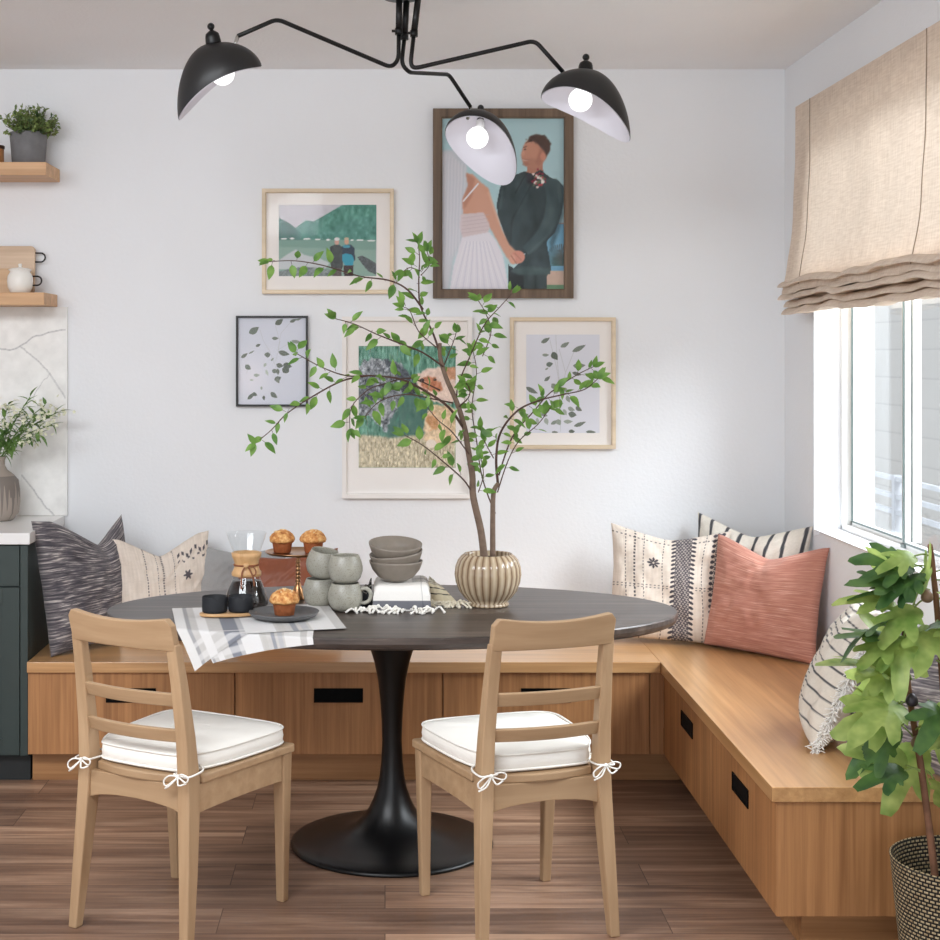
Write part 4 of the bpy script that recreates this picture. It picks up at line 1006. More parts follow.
def col_emb(U, V):
    c = cream_lines(U, V)
    dash = (np.sin(V * 190) > -0.3) * 1.0
    for x, w_, a in ((0.12, .0045, .8), (0.20, .0085, .9), (0.28, .004, .8), (0.45, .004, .8), (0.80, .004, .8)):
        xx = x + .012 * np.sin(V * 7)
        c = dark(c, (np.abs(U - xx) < w_) * dash, a)
    r = np.hypot(U - .36, V - .70); a = np.arctan2(V - .70, U - .36)
    c = dark(c, ((r < .058 * (.35 + .65 * np.abs(np.cos(a * 4)))) & (r > .010)) * 1.0, .9)
    for y in (.455, .475): c = dark(c, (np.abs(V - y) < .005) * (np.sin(U * 170) > 0) * ((U < .52) | (U > .72)), .7)
    c = dark(c, (np.abs(V - .93) < .005) * (np.sin(U * 170) > 0) * 1.0, .6)
    # dense woven band with leafy edges
    d = np.abs(U - .62); band = (d < .068)
    tex = (np.sin(U * 220) * np.sin(V * 150) + .5 * np.sin(V * 320 + U * 90)) > -.25
    c = dark(c, band * 1.0, .30); c = dark(c, (band & tex) * 1.0, .80)
    vv = (V * 22) % 1 - .5; e = np.abs(d - .085); lf = ((e / .022) ** 2 + ((vv + (d - .085) * 8) / .30) ** 2) < 1
    c = dark(c, lf * 1.0, .95)
    d = np.abs(U - .91); vv = (V * 20) % 1 - .5; c = dark(c, (d < .018) * tex, .85)
    e = np.abs(d - .034); lf = ((e / .018) ** 2 + (vv / .34) ** 2) < 1; c = dark(c, lf * 1.0, .9)
    return c
pillow('cream pillow with embroidered dark leafy bands beside the table end, right', fab, (1.065, 5.705, ZP), (R_(-10), R_(3), R_(-9)), 0.455, 0.435, 0.14, 0.085, col_emb, 5, n=230, cw=.55)
def col_str(U, V):
    c = np.zeros((len(U), 3)) + np.array((232, 226, 214.)); c += ((vnoise(U * 70, V * 70, 2.5) - .5) * 14)[:, None]
    for x in (.03, .155, .29, .42, .56, .69, .82, .965):
        c = dark(c, np.clip((.016 - np.abs(U - x - .006 * np.sin(V * 12 + x * 30))) * 300, 0, 1), .9, (58, 60, 66))
    return c
pillow('off-white pillow with bold black stripes behind the peach one in the corner', fab, (1.355, 5.70, ZP), (R_(-8), R_(2), R_(-43)), 0.49, 0.468, 0.12, 0.11, col_str, 6, n=150, cw=.5)
pillow('peach woven pillow in the right corner of the bench', peach, (1.362, 5.485, ZP), (R_(-12), R_(1), R_(-47)), 0.475, 0.418, 0.15, 0.13, seed=7, cw=.45)
def col_lum(U, V):
    c = np.zeros((len(U), 3)) + np.array((222, 214, 202.)); c += ((vnoise(U * 70, V * 70, 2.5) - .5) * 12)[:, None]
    n_ = 10; f = (V * n_) % 1; odd = (np.floor(V * n_) % 1) < .5
    c = dark(c, np.clip((.07 - np.abs(f - .25)) * 30, 0, 1) , .9, (52, 54, 60))
    c = dark(c, np.clip((.055 - np.abs(f - .75)) * 30, 0, 1) * (U < .55), .9, (52, 54, 60))
    return c
o = pillow('off-white pillow with short black lines and white fringe, nearest on the right bench', painted('fringed_linen', 0.95, 0.3, 420, 0.2), (1.235, 4.35, ZP), (R_(-25), 0, R_(-103)), 0.40, 0.435, 0.17, 0.02, None, 8, n=130)
# stripes only on the front sheet
me = o.data; nfront = 131 * 131
co_ = np.zeros(len(me.vertices) * 3); me.vertices.foreach_get('co', co_); co_ = co_.reshape(-1, 3)
U_ = np.clip(co_[:, 0] / .40 + .5, 0, 1); V_ = np.clip(co_[:, 2] / .43, 0, 1)
cc = np.where((co_[:, 1] < 0.001)[:, None], col_lum(U_, V_), np.array((216, 208, 196.)) + ((vnoise(U_ * 70, V_ * 70, 2.5) - .5) * 10)[:, None]) / 255
cc = ((np.clip(cc, 0, 1) + .055) / 1.055) ** 2.4
ca = me.color_attributes.new('Col', 'FLOAT_COLOR', 'POINT'); ca.data.foreach_set('color', np.concatenate([cc, np.ones((len(cc), 1))], 1).astype(np.float32).ravel())
fr = MB(); r_ = random.Random(2)
for i in range(520):
    v = i / 519; x = 0.20 * (1 - 0.07 * (1 - (2 * v - 1) ** 2)); z = 0.43 * v
    p = Vector((x, r_.uniform(-.004, .004), z)); L_ = r_.uniform(.014, .032)
    d = Vector((r_.uniform(.3, 1), r_.uniform(-1, .9), r_.uniform(-.9, .5))).normalized()
    fr.tube([p - d * .004, p + d * L_ * .5, p + d * L_ + Vector((0, 0, -.004))], [.0021, .0019, .0012], 5)
part(fr, 'fringe', plain('fringe_cotton', rgb(240, 238, 234), 0.95, 0, 0.02), o)
pillow('dark streaked pillow behind the fig plant on the near end of the bench', dk2, (1.392, 4.02, ZP), (R_(-10), 0, R_(-64)), 0.44, 0.42, 0.14, 0.08, seed=9)

# ------------------------------------------------------------------ roman shade
t = NT('shade_linen'); b = t.bsdf(Roughness=0.95); v = t.coords(scale=(1, 160, 14)); v2 = t.coords(scale=(1, 14, 160)); v3 = t.coords(scale=(6, 6, 6))
n1 = t.noise(v, 1, 3); n2 = t.noise(v2, 1, 3); n3 = t.noise(v3, 1, 2)
mm = t.new('ShaderNodeMath', operation='ADD'); t.link(n1, mm.inputs[0]); t.link(n2, mm.inputs[1])
mh = t.new('ShaderNodeMath', operation='MULTIPLY'); mh.inputs[1].default_value = .5; t.link(mm.outputs[0], mh.inputs[0])
cl = t.ramp(mh.outputs[0], [(0.36, rgb(220, 201, 182)), (0.64, rgb(242, 226, 209))]); cl = t.mix(.7, cl, t.ramp(n3, [(.3, (.93, .93, .93, 1)), (.7, (1.04, 1.04, 1.04, 1))]), 'MULTIPLY')
t.link(cl, b.inputs['Base Color']); tr = t.new('ShaderNodeBsdfTranslucent'); t.link(cl, tr.inputs[0])
mx = t.new('ShaderNodeMixShader'); mx.inputs[0].default_value = .12; t.link(b.outputs[0], mx.inputs[1]); t.link(tr.outputs[0], mx.inputs[2]); t.link(mx.outputs[0], t.out.inputs[0])
t.bump(b, mh.outputs[0], .2, .003); M['linen'] = t.m
SY0, SY1 = 3.45, 5.66; SZ1 = 2.478
sh = thing('roman_shade', 'beige linen roman shade gathered above the window', 'shade', (XW, SY1, SZ1))
def wav(y, s_): return 0.5 * np.sin(y * 7.3 + s_) + 0.3 * np.sin(y * 13.1 + s_ * 2.7) + .3 * np.sin(y * 21 + s_)
def panel(U, V):
    y = SY1 + (SY0 - SY1) * U; t_ = 1 - V; z = SZ1 - t_ * 0.70
    bul = 0.045 + 0.045 * t_ ** 3 + 0.004 * wav(y * 2, 1.) * t_ + 0.008 * (vnoise(y * 5, z * 5, .5) - .5) * t_
    x = XW - bul; e = np.exp(-(U / 0.012) ** 2) * t_
    y = y + 0.012 * np.sin(z * 21) * np.exp(-U * 20) * t_ + 0.02 * np.exp(-U * 30) * np.clip((t_ - .8) * 5, 0, 1) * np.sin(t_ * 20)
    z = z + 0.012 * wav(y, 0.4) * np.clip(t_ * 3 - 2, 0, 1)
    return np.stack([x - XW, y - SY1, z - SZ1], 1)
part(grid_mesh('panel', panel, 120, 50, M['linen']), 'panel', None, sh)
part(MB().box((-0.044, SY0 - SY1, -0.04), (-0.001, 0, 0)), 'headrail', M['linen'], sh, 0.003)
part(MB().add([(-0.045, -0.001, 0), (-0.001, -0.001, 0), (-0.001, -0.001, -0.62), (-0.05, -0.001, -0.62)], [(0, 1, 2, 3)]), 'side_return', M['linen'], sh)
for i, (ztop, out, s_) in enumerate(((-0.660, 0.112, 0.4), (-0.686, 0.092, 1.9), (-0.710, 0.108, 2.6), (-0.737, 0.088, 4.2), (-0.764, 0.102, 5.1))):
    def fold(U, V, ztop=ztop, out=out, s_=s_, i=i):
        # a flattened lobe of cloth: front lip, drooping a little, open towards the wall
        y = SY1 + 0.014 * math.cos(i * 2.0) + (SY0 - SY1) * U; a = V * PI
        hh = 0.0115 + 0.003 * wav(y * 1.3, s_ + 1); dd = out + 0.008 * wav(y * 1.2, s_)
        x = XW - 0.028 - (dd - 0.028) * np.sin(a) ** .45
        z = SZ1 + ztop + hh * np.cos(a) - 0.016 * np.sin(a) ** 2 + 0.009 * wav(y, 0.4 + i * .35) + .006 * U
        return np.stack([x - XW, y - SY1, z - SZ1], 1)
    part(grid_mesh('fold', fold, 140, 16, M['linen']), 'fold', None, sh)
part(MB().box((-0.034, SY0 - SY1, -0.765), (-0.028, -0.004, -0.62)), 'light_blocker', M['linen'], sh)  # added panel behind the folds, stops window light in the gaps
seam_m = plain('shade_seam', rgb(158, 140, 122), 0.9)
for yk in (F / 274.5, F / 350.0):
    pts = []
    for k in range(31):
        t_ = k / 30 * .97; U = (SY1 - yk) / (SY1 - SY0); p = panel(np.array([U]), np.array([1 - t_]))[0]
        pts.append((p[0] - .001, p[1] + 0.008 * math.sin(t_ * 17 + yk) * t_, p[2]))
    part(MB().tube(pts, 0.0022, 5), 'seam', seam_m, sh)

# ------------------------------------------------------------------ things on the table
ZT = TZ + 0.0006
def onT(px, py, dz=0.0): p = on(px, py, ZT + dz); p.z = ZT + dz; return p

# striped tea towel, falling over the near left edge
P1, P2, P3, P4 = onT(172, 609.5), onT(327.5, 605), onT(346.5, 629.5), None
P4 = Vector((-0.585, 4.240, 0))
def drape(x, y, z0, oo=0.005):
    """points outside the oval hang down its edge"""
    a = (x - TX) / TA; b_ = (y - TY) / TB; r = np.hypot(a, b_)
    ex = TX + TA * a / r; ey = TY + TB * b_ / r
    nx = a / r / TA; ny = b_ / r / TB; nl = np.hypot(nx, ny); nx /= nl; ny /= nl
    d = np.where(r > 1, np.abs((x - ex) * nx + (y - ey) * ny), 0)
    tx, ty = x - nx * d, y - ny * d
    o = oo + 0.018 * np.clip(d * 6, 0, 1)
    X = np.where(r > 1, tx + nx * np.minimum(d, o), x); Y = np.where(r > 1, ty + ny * np.minimum(d, o), y)
    Z = np.where(r > 1, z0 - np.maximum(0, d - 0.004) * 1.0, z0)
    return X, Y, Z
def towel(off, q1, q2, q3, q4, sd):
    def fn(U, V):
        x = (1 - V) * ((1 - U) * q4[0] + U * q3[0]) + V * ((1 - U) * q1[0] + U * q2[0])
        y = (1 - V) * ((1 - U) * q4[1] + U * q3[1]) + V * ((1 - U) * q1[1] + U * q2[1])
        X, Y, Z = drape(x, y, ZT + off, .002 + off)
        wr = 0.004 * vnoise(x * 18 + sd, y * 18, .5) * np.clip((ZT + off - Z) * 20 + .25, 0, 1)
        return np.stack([X - TX + 0, Y - TY - wr * 1.5 * ((ZT + off - Z) > .002), Z + wr * .5], 1)
    return fn
def towel_col(U, V):
    c = np.zeros((len(U), 3)) + np.array((212, 210, 207.)); c += ((vnoise(U * 60, V * 60, 3.5) - .5) * 10)[:, None]
    for x0, x1, cl_ in ((.00, .06, (238, 237, 235)), (.06, .09, (176, 176, 178)), (.13, .19, (240, 239, 238)), (.27, .36, (136, 140, 150)), (.36, .40, (196, 196, 198)), (.40, .58, (238, 238, 238)), (.60, .64, (206, 204, 200)), (.68, .71, (160, 163, 170)), (.74, .78, (196, 197, 200)), (.80, .94, (236, 235, 233)), (.94, 1.0, (208, 206, 203))):
        m_ = ((U >= x0) & (U < x1))[:, None]; c = np.where(m_, np.array(cl_, float), c)
    for y0, y1 in ((.03, .07), (.12, .15)):
        m_ = ((V >= y0) & (V < y1) & (U < .5))[:, None]; c = np.where(m_, c * .35 + np.array((238, 237, 236.)) * .65, c)
    return c * .93
tw_m = painted('tea_towel_linen', 0.95, 0.2, 500, 0.1)
cw_ = thing('tea_towel', 'striped grey and white linen tea towel draped over the table edge', 'towel', (TX, TY, 0))
part(grid_mesh('upper_layer', towel(0.0035, P1, P2, P3, P4, 0), 120, 100, tw_m, towel_col), 'upper_layer', None, cw_)
q1, q2, q3, q4 = P1 + Vector((.01, -.01, 0)), P2 + Vector((-.03, -.01, 0)), Vector((-.205, 4.235, 0)), Vector((-.52, 4.245, 0))
part(grid_mesh('lower_layer', towel(0.0012, q1, q2, q3, q4, 4), 120, 100, tw_m, lambda U, V: towel_col((U * 1.0 + .05) % 1, V)), 'lower_layer', None, cw_)
ZW = ZT + 0.0075   # on the towel

# coffee carafe
cp = onT(246.5, 606.5, 0); cr = thing('coffee_carafe', 'hourglass glass coffee carafe with a wooden collar and leather tie', 'carafe', cp)
gp = [(0.068, 0.003), (0.0705, 0.010), (0.069, 0.025), (0.058, 0.058), (0.044, 0.090), (0.034, 0.118), (0.030, 0.132), (0.034, 0.146), (0.044, 0.172), (0.056, 0.205), (0.0635, 0.228), (0.064, 0.231)]
gp = [(r * 1.0, z * 1.02) for r, z in gp]
part(MB().lathe([(0.0001, 0.001), (0.06, 0.001)] + gp, 48), 'glass_body', glassy('carafe_glass', (0.95, 0.96, 0.96, 1), 1.55), cr)
cr.children[0].data.polygons.foreach_set('use_smooth', [True] * len(cr.children[0].data.polygons))
part(MB().lathe([(0.0655, 0.003), (0.0685, 0.010), (0.067, 0.025), (0.056, 0.058), (0.0455, 0.082), (0.0001, 0.0822)], 44), 'coffee', plain('coffee', rgb(20, 6, 5), 0.25, 0, 0.02), cr, label='dark red-brown coffee')
wcol = wood('collar_wood', rgb(206, 160, 108), rgb(228, 186, 136), 'z', 1)
part(MB().lathe([(0.041, 0.098), (0.0475, 0.100), (0.0475, 0.110), (0.041, 0.120), (0.0375, 0.134), (0.040, 0.148), (0.0465, 0.160), (0.048, 0.172), (0.0455, 0.174), (0.0415, 0.172), (0.033, 0.146), (0.031, 0.134), (0.033, 0.122), (0.041, 0.1)], 44), 'wooden_collar', wcol, cr)
lt = plain('leather_cord', rgb(140, 84, 52), 0.6)
m = MB(); m.tube([(0.0395 * math.cos(a), 0.0395 * math.sin(a), 0.134) for a in [2 * PI * k / 24 for k in range(24)]], 0.0028, 6, True)
m.tube(smooth_path([(0.004, -0.047, 0.136), (-0.008, -0.050, 0.120), (-0.010, -0.062, 0.095), (-0.010, -0.068, 0.066)], 5), 0.0026, 6)
m.tube(smooth_path([(0.004, -0.047, 0.136), (0.014, -0.050, 0.126), (0.026, -0.056, 0.100), (0.030, -0.058, 0.074)], 5), 0.0026, 6)
m.tube(smooth_path([(0.006, -0.047, 0.136), (0.028, -0.046, 0.130), (0.034, -0.046, 0.112), (0.024, -0.052, 0.104)], 5), 0.0024, 6)
part(m, 'leather_tie', lt, cr); part(MB().ball((0.003, -0.046, 0.137), 0.0085, 12), 'bead', wcol, cr)

# creamers on an oval tray
tc_ = Vector(onT(228.5, 617.5)); tc_.z = ZW; tr_ = solo(MB().slab([(0.088 * math.cos(a) * (1 + .10 * math.sin(a) ** 2), 0.042 * math.sin(a)) for a in [2 * PI * k / 40 for k in range(40)]], 0, 0.010), 'serving_tray', wood('tray_wood', rgb(196, 152, 104), rgb(218, 178, 130), 'x', 1), 'small oval wooden tray carrying two black cups', 'tray', tc_, (0, 0, 0.16), bevel=0.003)
blk = plain('matte_black_ceramic', rgb(36, 38, 42), 0.6, 0, 0.05, spec=.3)
def creamer(label, dx):
    m = MB(); secs = []; prof = [(0.034, 0), (0.0375, 0.003), (0.0385, 0.012), (0.0385, 0.046), (0.0375, 0.0485), (0.0355, 0.046), (0.035, 0.010), (0.001, 0.009)]
    m.lathe(prof, 48)
    for i, v_ in enumerate(m.v):
        a = math.atan2(v_[1], v_[0]); d = math.exp(-((a + 1.45) / 0.16) ** 2)
        if v_[2] > .044: m.v[i] = (v_[0] * (1 + .06 * d), v_[1] * (1 + .06 * d), v_[2] - .008 * d)
    a = 0.16; solo(m, 'creamer_cup', blk, label, 'cup', (tc_.x + dx * math.cos(a), tc_.y + dx * math.sin(a), ZW + 0.0105), (0, 0, a))
creamer('matte black spouted cup on the left end of the oval tray', -0.042)
creamer('matte black spouted cup on the right end of the oval tray', 0.038)

# plates and muffins
pl_m = plain('grey_stoneware', rgb(98, 98, 99), 0.5, 0, 0.1, 60)
pc = onT(284, 619.5); pc.z = ZW
solo(MB().lathe([(0.082, 0), (0.096, 0.004), (0.106, 0.016), (0.1065, 0.0185), (0.104, 0.0185), (0.094, 0.0085), (0.001, 0.0075)], 64), 'side_plate', pl_m, 'dark grey rimmed plate holding the front muffin', 'plate', pc)
t = NT('muffin_crumb'); b = t.bsdf(Roughness=0.8); v = t.coords(); f = t.noise(v, 75, 4, .6)
t.link(t.ramp(f, [(.30, rgb(156, 88, 44)), (.47, rgb(204, 138, 76)), (.64, rgb(234, 188, 124))]), b.inputs['Base Color']); t.bump(b, f, .5, .004); crumb = t.m
base_m = plain('muffin_side', rgb(160, 92, 52), 0.8, 0, 0.15, 60, .4, 120)
nut = plain('almond_flake', rgb(240, 214, 168), 0.7)
def muffin(label, loc, sd, sc=1.0):
    mf = thing('muffin', label, 'muffin', loc, sd)
    def rib(t_, s_): return 1 + 0.025 * math.cos(t_ * 22) * (1 - s_)
    part(MB().lathe([(0.0275 * sc, 0), (0.029 * sc, 0.001), (0.0345 * sc, 0.034 * sc), (0.037 * sc, 0.040 * sc)], 88, rib=rib), 'base', base_m, mf)
    m = MB(); m.lathe([(0.034, 0.034), (0.0435, 0.038), (0.046, 0.044), (0.0435, 0.053), (0.036, 0.063), (0.026, 0.071), (0.013, 0.0765), (0.0001, 0.078)], 48)
    for i, v_ in enumerate(m.v):
        p = Vector(v_); n_ = noise.noise(p * 55 + Vector((sd * 9, 0, 0))) * .006 + noise.noise(p * 120) * .0025; d = Vector((p.x, p.y, (p.z - .045) * 1.4)); d.normalize()
        m.v[i] = tuple((p + d * n_) * sc)
    part(m, 'crown', crumb, mf)
    r_ = random.Random(int(sd * 10)); k = MB()
    for i in range(16):
        a = r_.uniform(0, 6.28); rr = r_.uniform(0, .030) * sc; z = (0.079 - 0.012 * (rr / .03) ** 2) * sc
        c0 = Vector((rr * math.cos(a), rr * math.sin(a), z)); k.ball(c0, 0.0055 * sc, 5, (1, .55, .35))
    part(k, 'almond_flakes', nut, mf)
pm = onT(284.4, 620); pm.z = ZW + 0.0085; muffin('muffin with almond flakes on the grey plate at the front', pm, 1.3)
sp_ = onT(298, 598.5)
bronze = plain('aged_brass', rgb(186, 140, 100), 0.28, 1.0, 0.12, 30)
cs = thing('cake_stand', 'round brass cake stand carrying two muffins', 'cake stand', sp_)
zt = 1.55 - (552.5 - 353) * sp_.y / F - ZT
pr = [(0.031, 0), (0.0315, 0.003), (0.026, 0.012), (0.018, 0.026), (0.012, 0.040), (0.008, 0.052)]
z = 0.054
for k in range(6): pr += [(0.006, z), (0.0095, z + 0.005), (0.006, z + 0.010)]; z += 0.0125
pr += [(0.006, zt - 0.012), (0.014, zt - 0.006), (0.02, zt - 0.0045)]
part(MB().lathe(pr, 32), 'pedestal', bronze, cs)
part(MB().lathe([(0.02, zt - 0.005), (0.100, zt - 0.003), (0.108, zt + 0.003), (0.1085, zt + 0.005), (0.106, zt + 0.005), (0.099, zt), (0.001, zt - 0.001)], 60), 'plate', bronze, cs)
muffin('left muffin of the two on the cake stand', Vector((sp_.x - 0.052, sp_.y + 0.005, ZT + zt + 0.0005)), 2.1, .95)
muffin('right muffin of the two on the cake stand', Vector((sp_.x + 0.050, sp_.y + 0.002, ZT + zt + 0.0005)), 4.4, .95)

# mugs
t = NT('speckled_glaze'); b = t.bsdf(Roughness=0.35); v = t.coords(); f = t.noise(v, 260, 2, .6); g = t.noise(v, 12, 2)
c_ = t.ramp(g, [(.3, rgb(150, 148, 138)), (.7, rgb(178, 175, 162))]); t.link(t.mix(1, c_, t.ramp(f, [(.34, (.62, .60, .56, 1)), (.45, (1, 1, 1, 1))]), 'MULTIPLY'), b.inputs['Base Color']); glz = t.m
def mug(label, loc, hdir, rot=(0, 0, 0)):
    mg = thing('stoneware_mug', label, 'mug', loc, 0, 'speckled stoneware mugs'); mg.rotation_euler = rot
    part(MB().lathe([(0.028, 0), (0.036, 0.002), (0.048, 0.016), (0.0545, 0.036), (0.0545, 0.052), (0.050, 0.070), (0.0445, 0.083), (0.0435, 0.087), (0.0415, 0.087), (0.0415, 0.083), (0.047, 0.068), (0.051, 0.045), (0.045, 0.018), (0.001, 0.008)], 48), 'body', glz, mg)
    ca, sa = math.cos(hdir), math.sin(hdir)
    pts = smooth_path([(ca * r, sa * r, z) for r, z in ((0.050, 0.068), (0.064, 0.071), (0.077, 0.063), (0.081, 0.048), (0.075, 0.033), (0.062, 0.026), (0.050, 0.026))], 4)
    part(MB().tube(pts, 0.0062, 10), 'handle', glz, mg)
mb_ = onT(345.3, 610.5); ma_ = Vector((mb_.x - 0.084, mb_.y + 0.095, ZT))
mug('lower mug of the nearer stack, its ring handle facing right', mb_, -0.15)
mug('upper mug of the nearer stack beside the bowls', mb_ + Vector((0, 0, 0.0875)), 1.2)
mug('lower mug of the farther stack behind the front mugs', ma_, 1.5)
mug('upper mug of the farther stack, tilted with its mouth showing', ma_ + Vector((0.004, 0, 0.092)), 2.0, (R_(7), R_(9), 0))

# folded throws under the bowls
c0 = onT(402, 611)
ft = thing('folded_throw', 'white folded cotton towel with grey band and knotted fringe under bowls', 'towel', (c0.x, c0.y, ZT))
cot = painted('cotton_throw', 0.95, 0.3, 400, 0.12)
def slabcloth(w, d, h, sd):
    def fn(U, V):
        # cross section: from the bottom front, up the front face, over the top to the back
        s_ = V * (h + d); x = (U - .5) * w
        r = 0.018; t1 = np.clip(s_ / h, 0, 1)
        y = np.where(s_ < h, 0, s_ - h); z = np.minimum(s_, h)
        e = np.clip((s_ - (h - r)) / (2 * r), 0, 1); on_ = (s_ > h - r) & (s_ < h + r)
        y = np.where(on_, r * (1 - np.cos(e * PI / 2)), y); z = np.where(on_, h - r + r * np.sin(e * PI / 2), z)
        y = y + 0.010 * (1 - np.clip(s_ / h, 0, 1)) * -1.0 - 0.004 * np.sin(t1 * PI) + .004 * (vnoise(x * 14 + sd, z * 10, .5) - .5)
        z = z + 0.011 * (vnoise(x * 9 + sd, y * 9, 3.5) - .5) * (s_ > h * .5) - 0.022 * np.clip((np.abs(U - .5) - .40) * 10, 0, 1) ** 2 * (s_ > h * .6) * .4
        x = x * (1.02 - .09 * t1) + .004 * (vnoise(y * 12, z * 22, sd + .5) - .5)
        return np.stack([x, y, np.maximum(z, 0.0008)], 1)
    return fn
def throw_col(U, V):
    c = np.zeros((len(U), 3)) + np.array((238, 235, 230.))
    m_ = (V > .02) & (V < .12); c = np.where(m_[:, None], np.array((112, 113, 120.)), c)
    m_ = (U > .86) & (U < .875); c = np.where(m_[:, None], c * .8, c)
    m_ = ((V > .55) & (np.sin(V * 260) > .3) & (U > .70)); c = np.where(m_[:, None], np.array((120, 118, 120.)), c)
    return c
w1, d1, h1 = (431.5 - 373) / 320, 0.20, 0.078
part(grid_mesh('folded_cloth', slabcloth(w1, d1, h1, 1), 80, 120, cot, throw_col), 'folded_cloth', None, ft)
part(MB().box((-w1 / 2 + .003, 0.012, 0.001), (w1 / 2 - .004, d1 - .004, 0.028)).box((-w1 / 2 + .004, 0.014, 0.033), (w1 / 2 - .001, d1 - .006, 0.055)).box((-w1 / 2 + .003, 0.018, 0.058), (w1 / 2 - .003, d1 - .01, 0.070)), 'inner_folds', plain('cotton_inner', rgb(226, 222, 214), .95), ft, 0.008)
def fringe(x0, x1, y, n_, sd, L_=0.05):
    m = MB(); r_ = random.Random(sd)
    for i in range(n_):
        x = x0 + (x1 - x0) * (i + .5) / n_ + r_.uniform(-.003, .003)
        p = Vector((x, y, 0.006)); a = r_.uniform(-1.0, 1.0); q = [p]
        for k in range(4):
            a += r_.uniform(-.9, .9); p = p + Vector((math.sin(a), -abs(math.cos(a)) * .8, 0)) * L_ / 4; q.append(Vector((p.x, p.y, 0.0035 + r_.uniform(0, .014) * (k < 3))))
        m.tube(smooth_path(q, 3), 0.0034, 6); m.ball(q[1], 0.0066, 7); 
        if i % 2: m.ball(q[-1], 0.0045, 6)
    return m
fcol = plain('cotton_fringe', rgb(238, 235, 228), .95, 0, .02)
part(fringe(-w1 / 2 - .055, w1 / 2 + .01, -0.006, 26, 3, .075), 'fringe', fcol, ft)
# black end showing on the left of the stack
def blackfn(U, V):
    x = -w1 / 2 - 0.004 - 0.055 * (1 - U) * (1 - V * .55); y = 0.02 + 0.05 * V + .012 * (1 - U); z = 0.002 + V * (0.088 - 0.030 * (1 - U)) + .006 * np.sin(U * 9) * V
    return np.stack([x, y, z], 1)
def blackcol(U, V):
    c = np.zeros((len(U), 3)) + np.array((38, 38, 42.)); m_ = (np.sin(V * 46 + U * 5) > .82); return np.where(m_[:, None], np.array((176, 172, 164.)), c)
part(grid_mesh('black_end', blackfn, 30, 40, cot, blackcol), 'black_end', None, ft, label='black striped end of the towel')
m = MB().box((-w1 / 2 - .050, 0.024, .001), (-w1 / 2 - .001, 0.10, .045)); part(m, 'black_fold', plain('black_cotton', rgb(38, 38, 42), .95), ft, .012)

c1 = onT(441, 605)
ft2 = thing('folded_throw', 'tan striped throw spilling out right of the white folded towel', 'throw', (c1.x, c1.y, ZT))
def tanfn(U, V):
    x0 = -0.035; top = 0.088; s_ = U
    x = x0 + s_ * (0.055 + 0.012 * V); z = top * (1 - s_ ** 1.5) * .84 + 0.003
    y = -0.008 + (1 - U) * 0.02 - .004 + (1 - V) * 0.09 + .008 * np.sin(U * 5)
    z = z + .004 * (vnoise(U * 5, V * 6, .5) - .5); return np.stack([x, y, np.maximum(z, .001)], 1)
def tanfront(U, V):
    # front face fanning towards the table
    xt = -0.040 + 0.036 * U; xb_2 = -0.046 + 0.110 * U
    k = V ** .8; x = xb_2 + (xt - xb_2) * k; z = 0.003 + 0.083 * V * (1 - .25 * U * V); y = -0.022 + .026 * k - .014 * U * (1 - V)
    return np.stack([x, y + .002 * np.sin(U * 14), z], 1)
def tancol(U, V):
    c = np.zeros((len(U), 3)) + np.array((214, 204, 176.)); c += ((vnoise(U * 50, V * 50, 2.5) - .5) * 12)[:, None]
    for y in (.42, .66): c = np.where((np.abs(V - y - .02 * np.sin(U * 3)) < .022)[:, None], np.array((62, 60, 62.)), c)
    c = np.where(((V > .82))[:, None], np.array((196, 188, 172.)) - 40 * (np.sin(V * 300 + U * 10) > 0)[:, None], c); return c
part(grid_mesh('front_fall', tanfront, 50, 60, cot, tancol), 'front_fall', None, ft2)
part(grid_mesh('top_fold', tanfn, 30, 30, cot, lambda U, V: np.zeros((len(U), 3)) + np.array((204, 196, 176.)) - 46 * (np.sin(V * 90) > .2)[:, None] * np.array((1, 1, 1.))), 'top_fold', None, ft2)
part(fringe(-0.030, 0.088, -0.020, 20, 8, .065), 'fringe', plain('cream_fringe', rgb(232, 224, 204), .95, 0, .02), ft2)

# bowls
bm_ = plain('taupe_bowl_glaze', rgb(138, 128, 117), 0.42, 0, .08, 40)
def bowl(label, z, rx, ry, dx):
    solo(MB().lathe([(0.030, 0), (0.036, 0.001), (0.058, 0.014), (0.076, 0.036), (0.0845, 0.058), (0.0855, 0.064), (0.083, 0.064), (0.073, 0.038), (0.055, 0.018), (0.030, 0.008), (0.001, 0.007)], 64), 'stacking_bowl', bm_, label, 'bowl', (c0.x - 0.018 + dx, c0.y + 0.095, z), (R_(rx), R_(ry), 0), group='taupe stacking bowls')
zb0 = ZT + 0.0815
bowl('bottom taupe bowl of the stack of three', zb0, 0, 0, 0.0)
bowl('middle taupe bowl of the stack, rim tilted up to the right', zb0 + 0.028, 5, -6, 0.006)
bowl('top taupe bowl of the stack, its inside showing', zb0 + 0.057, 9, 2, -0.004)

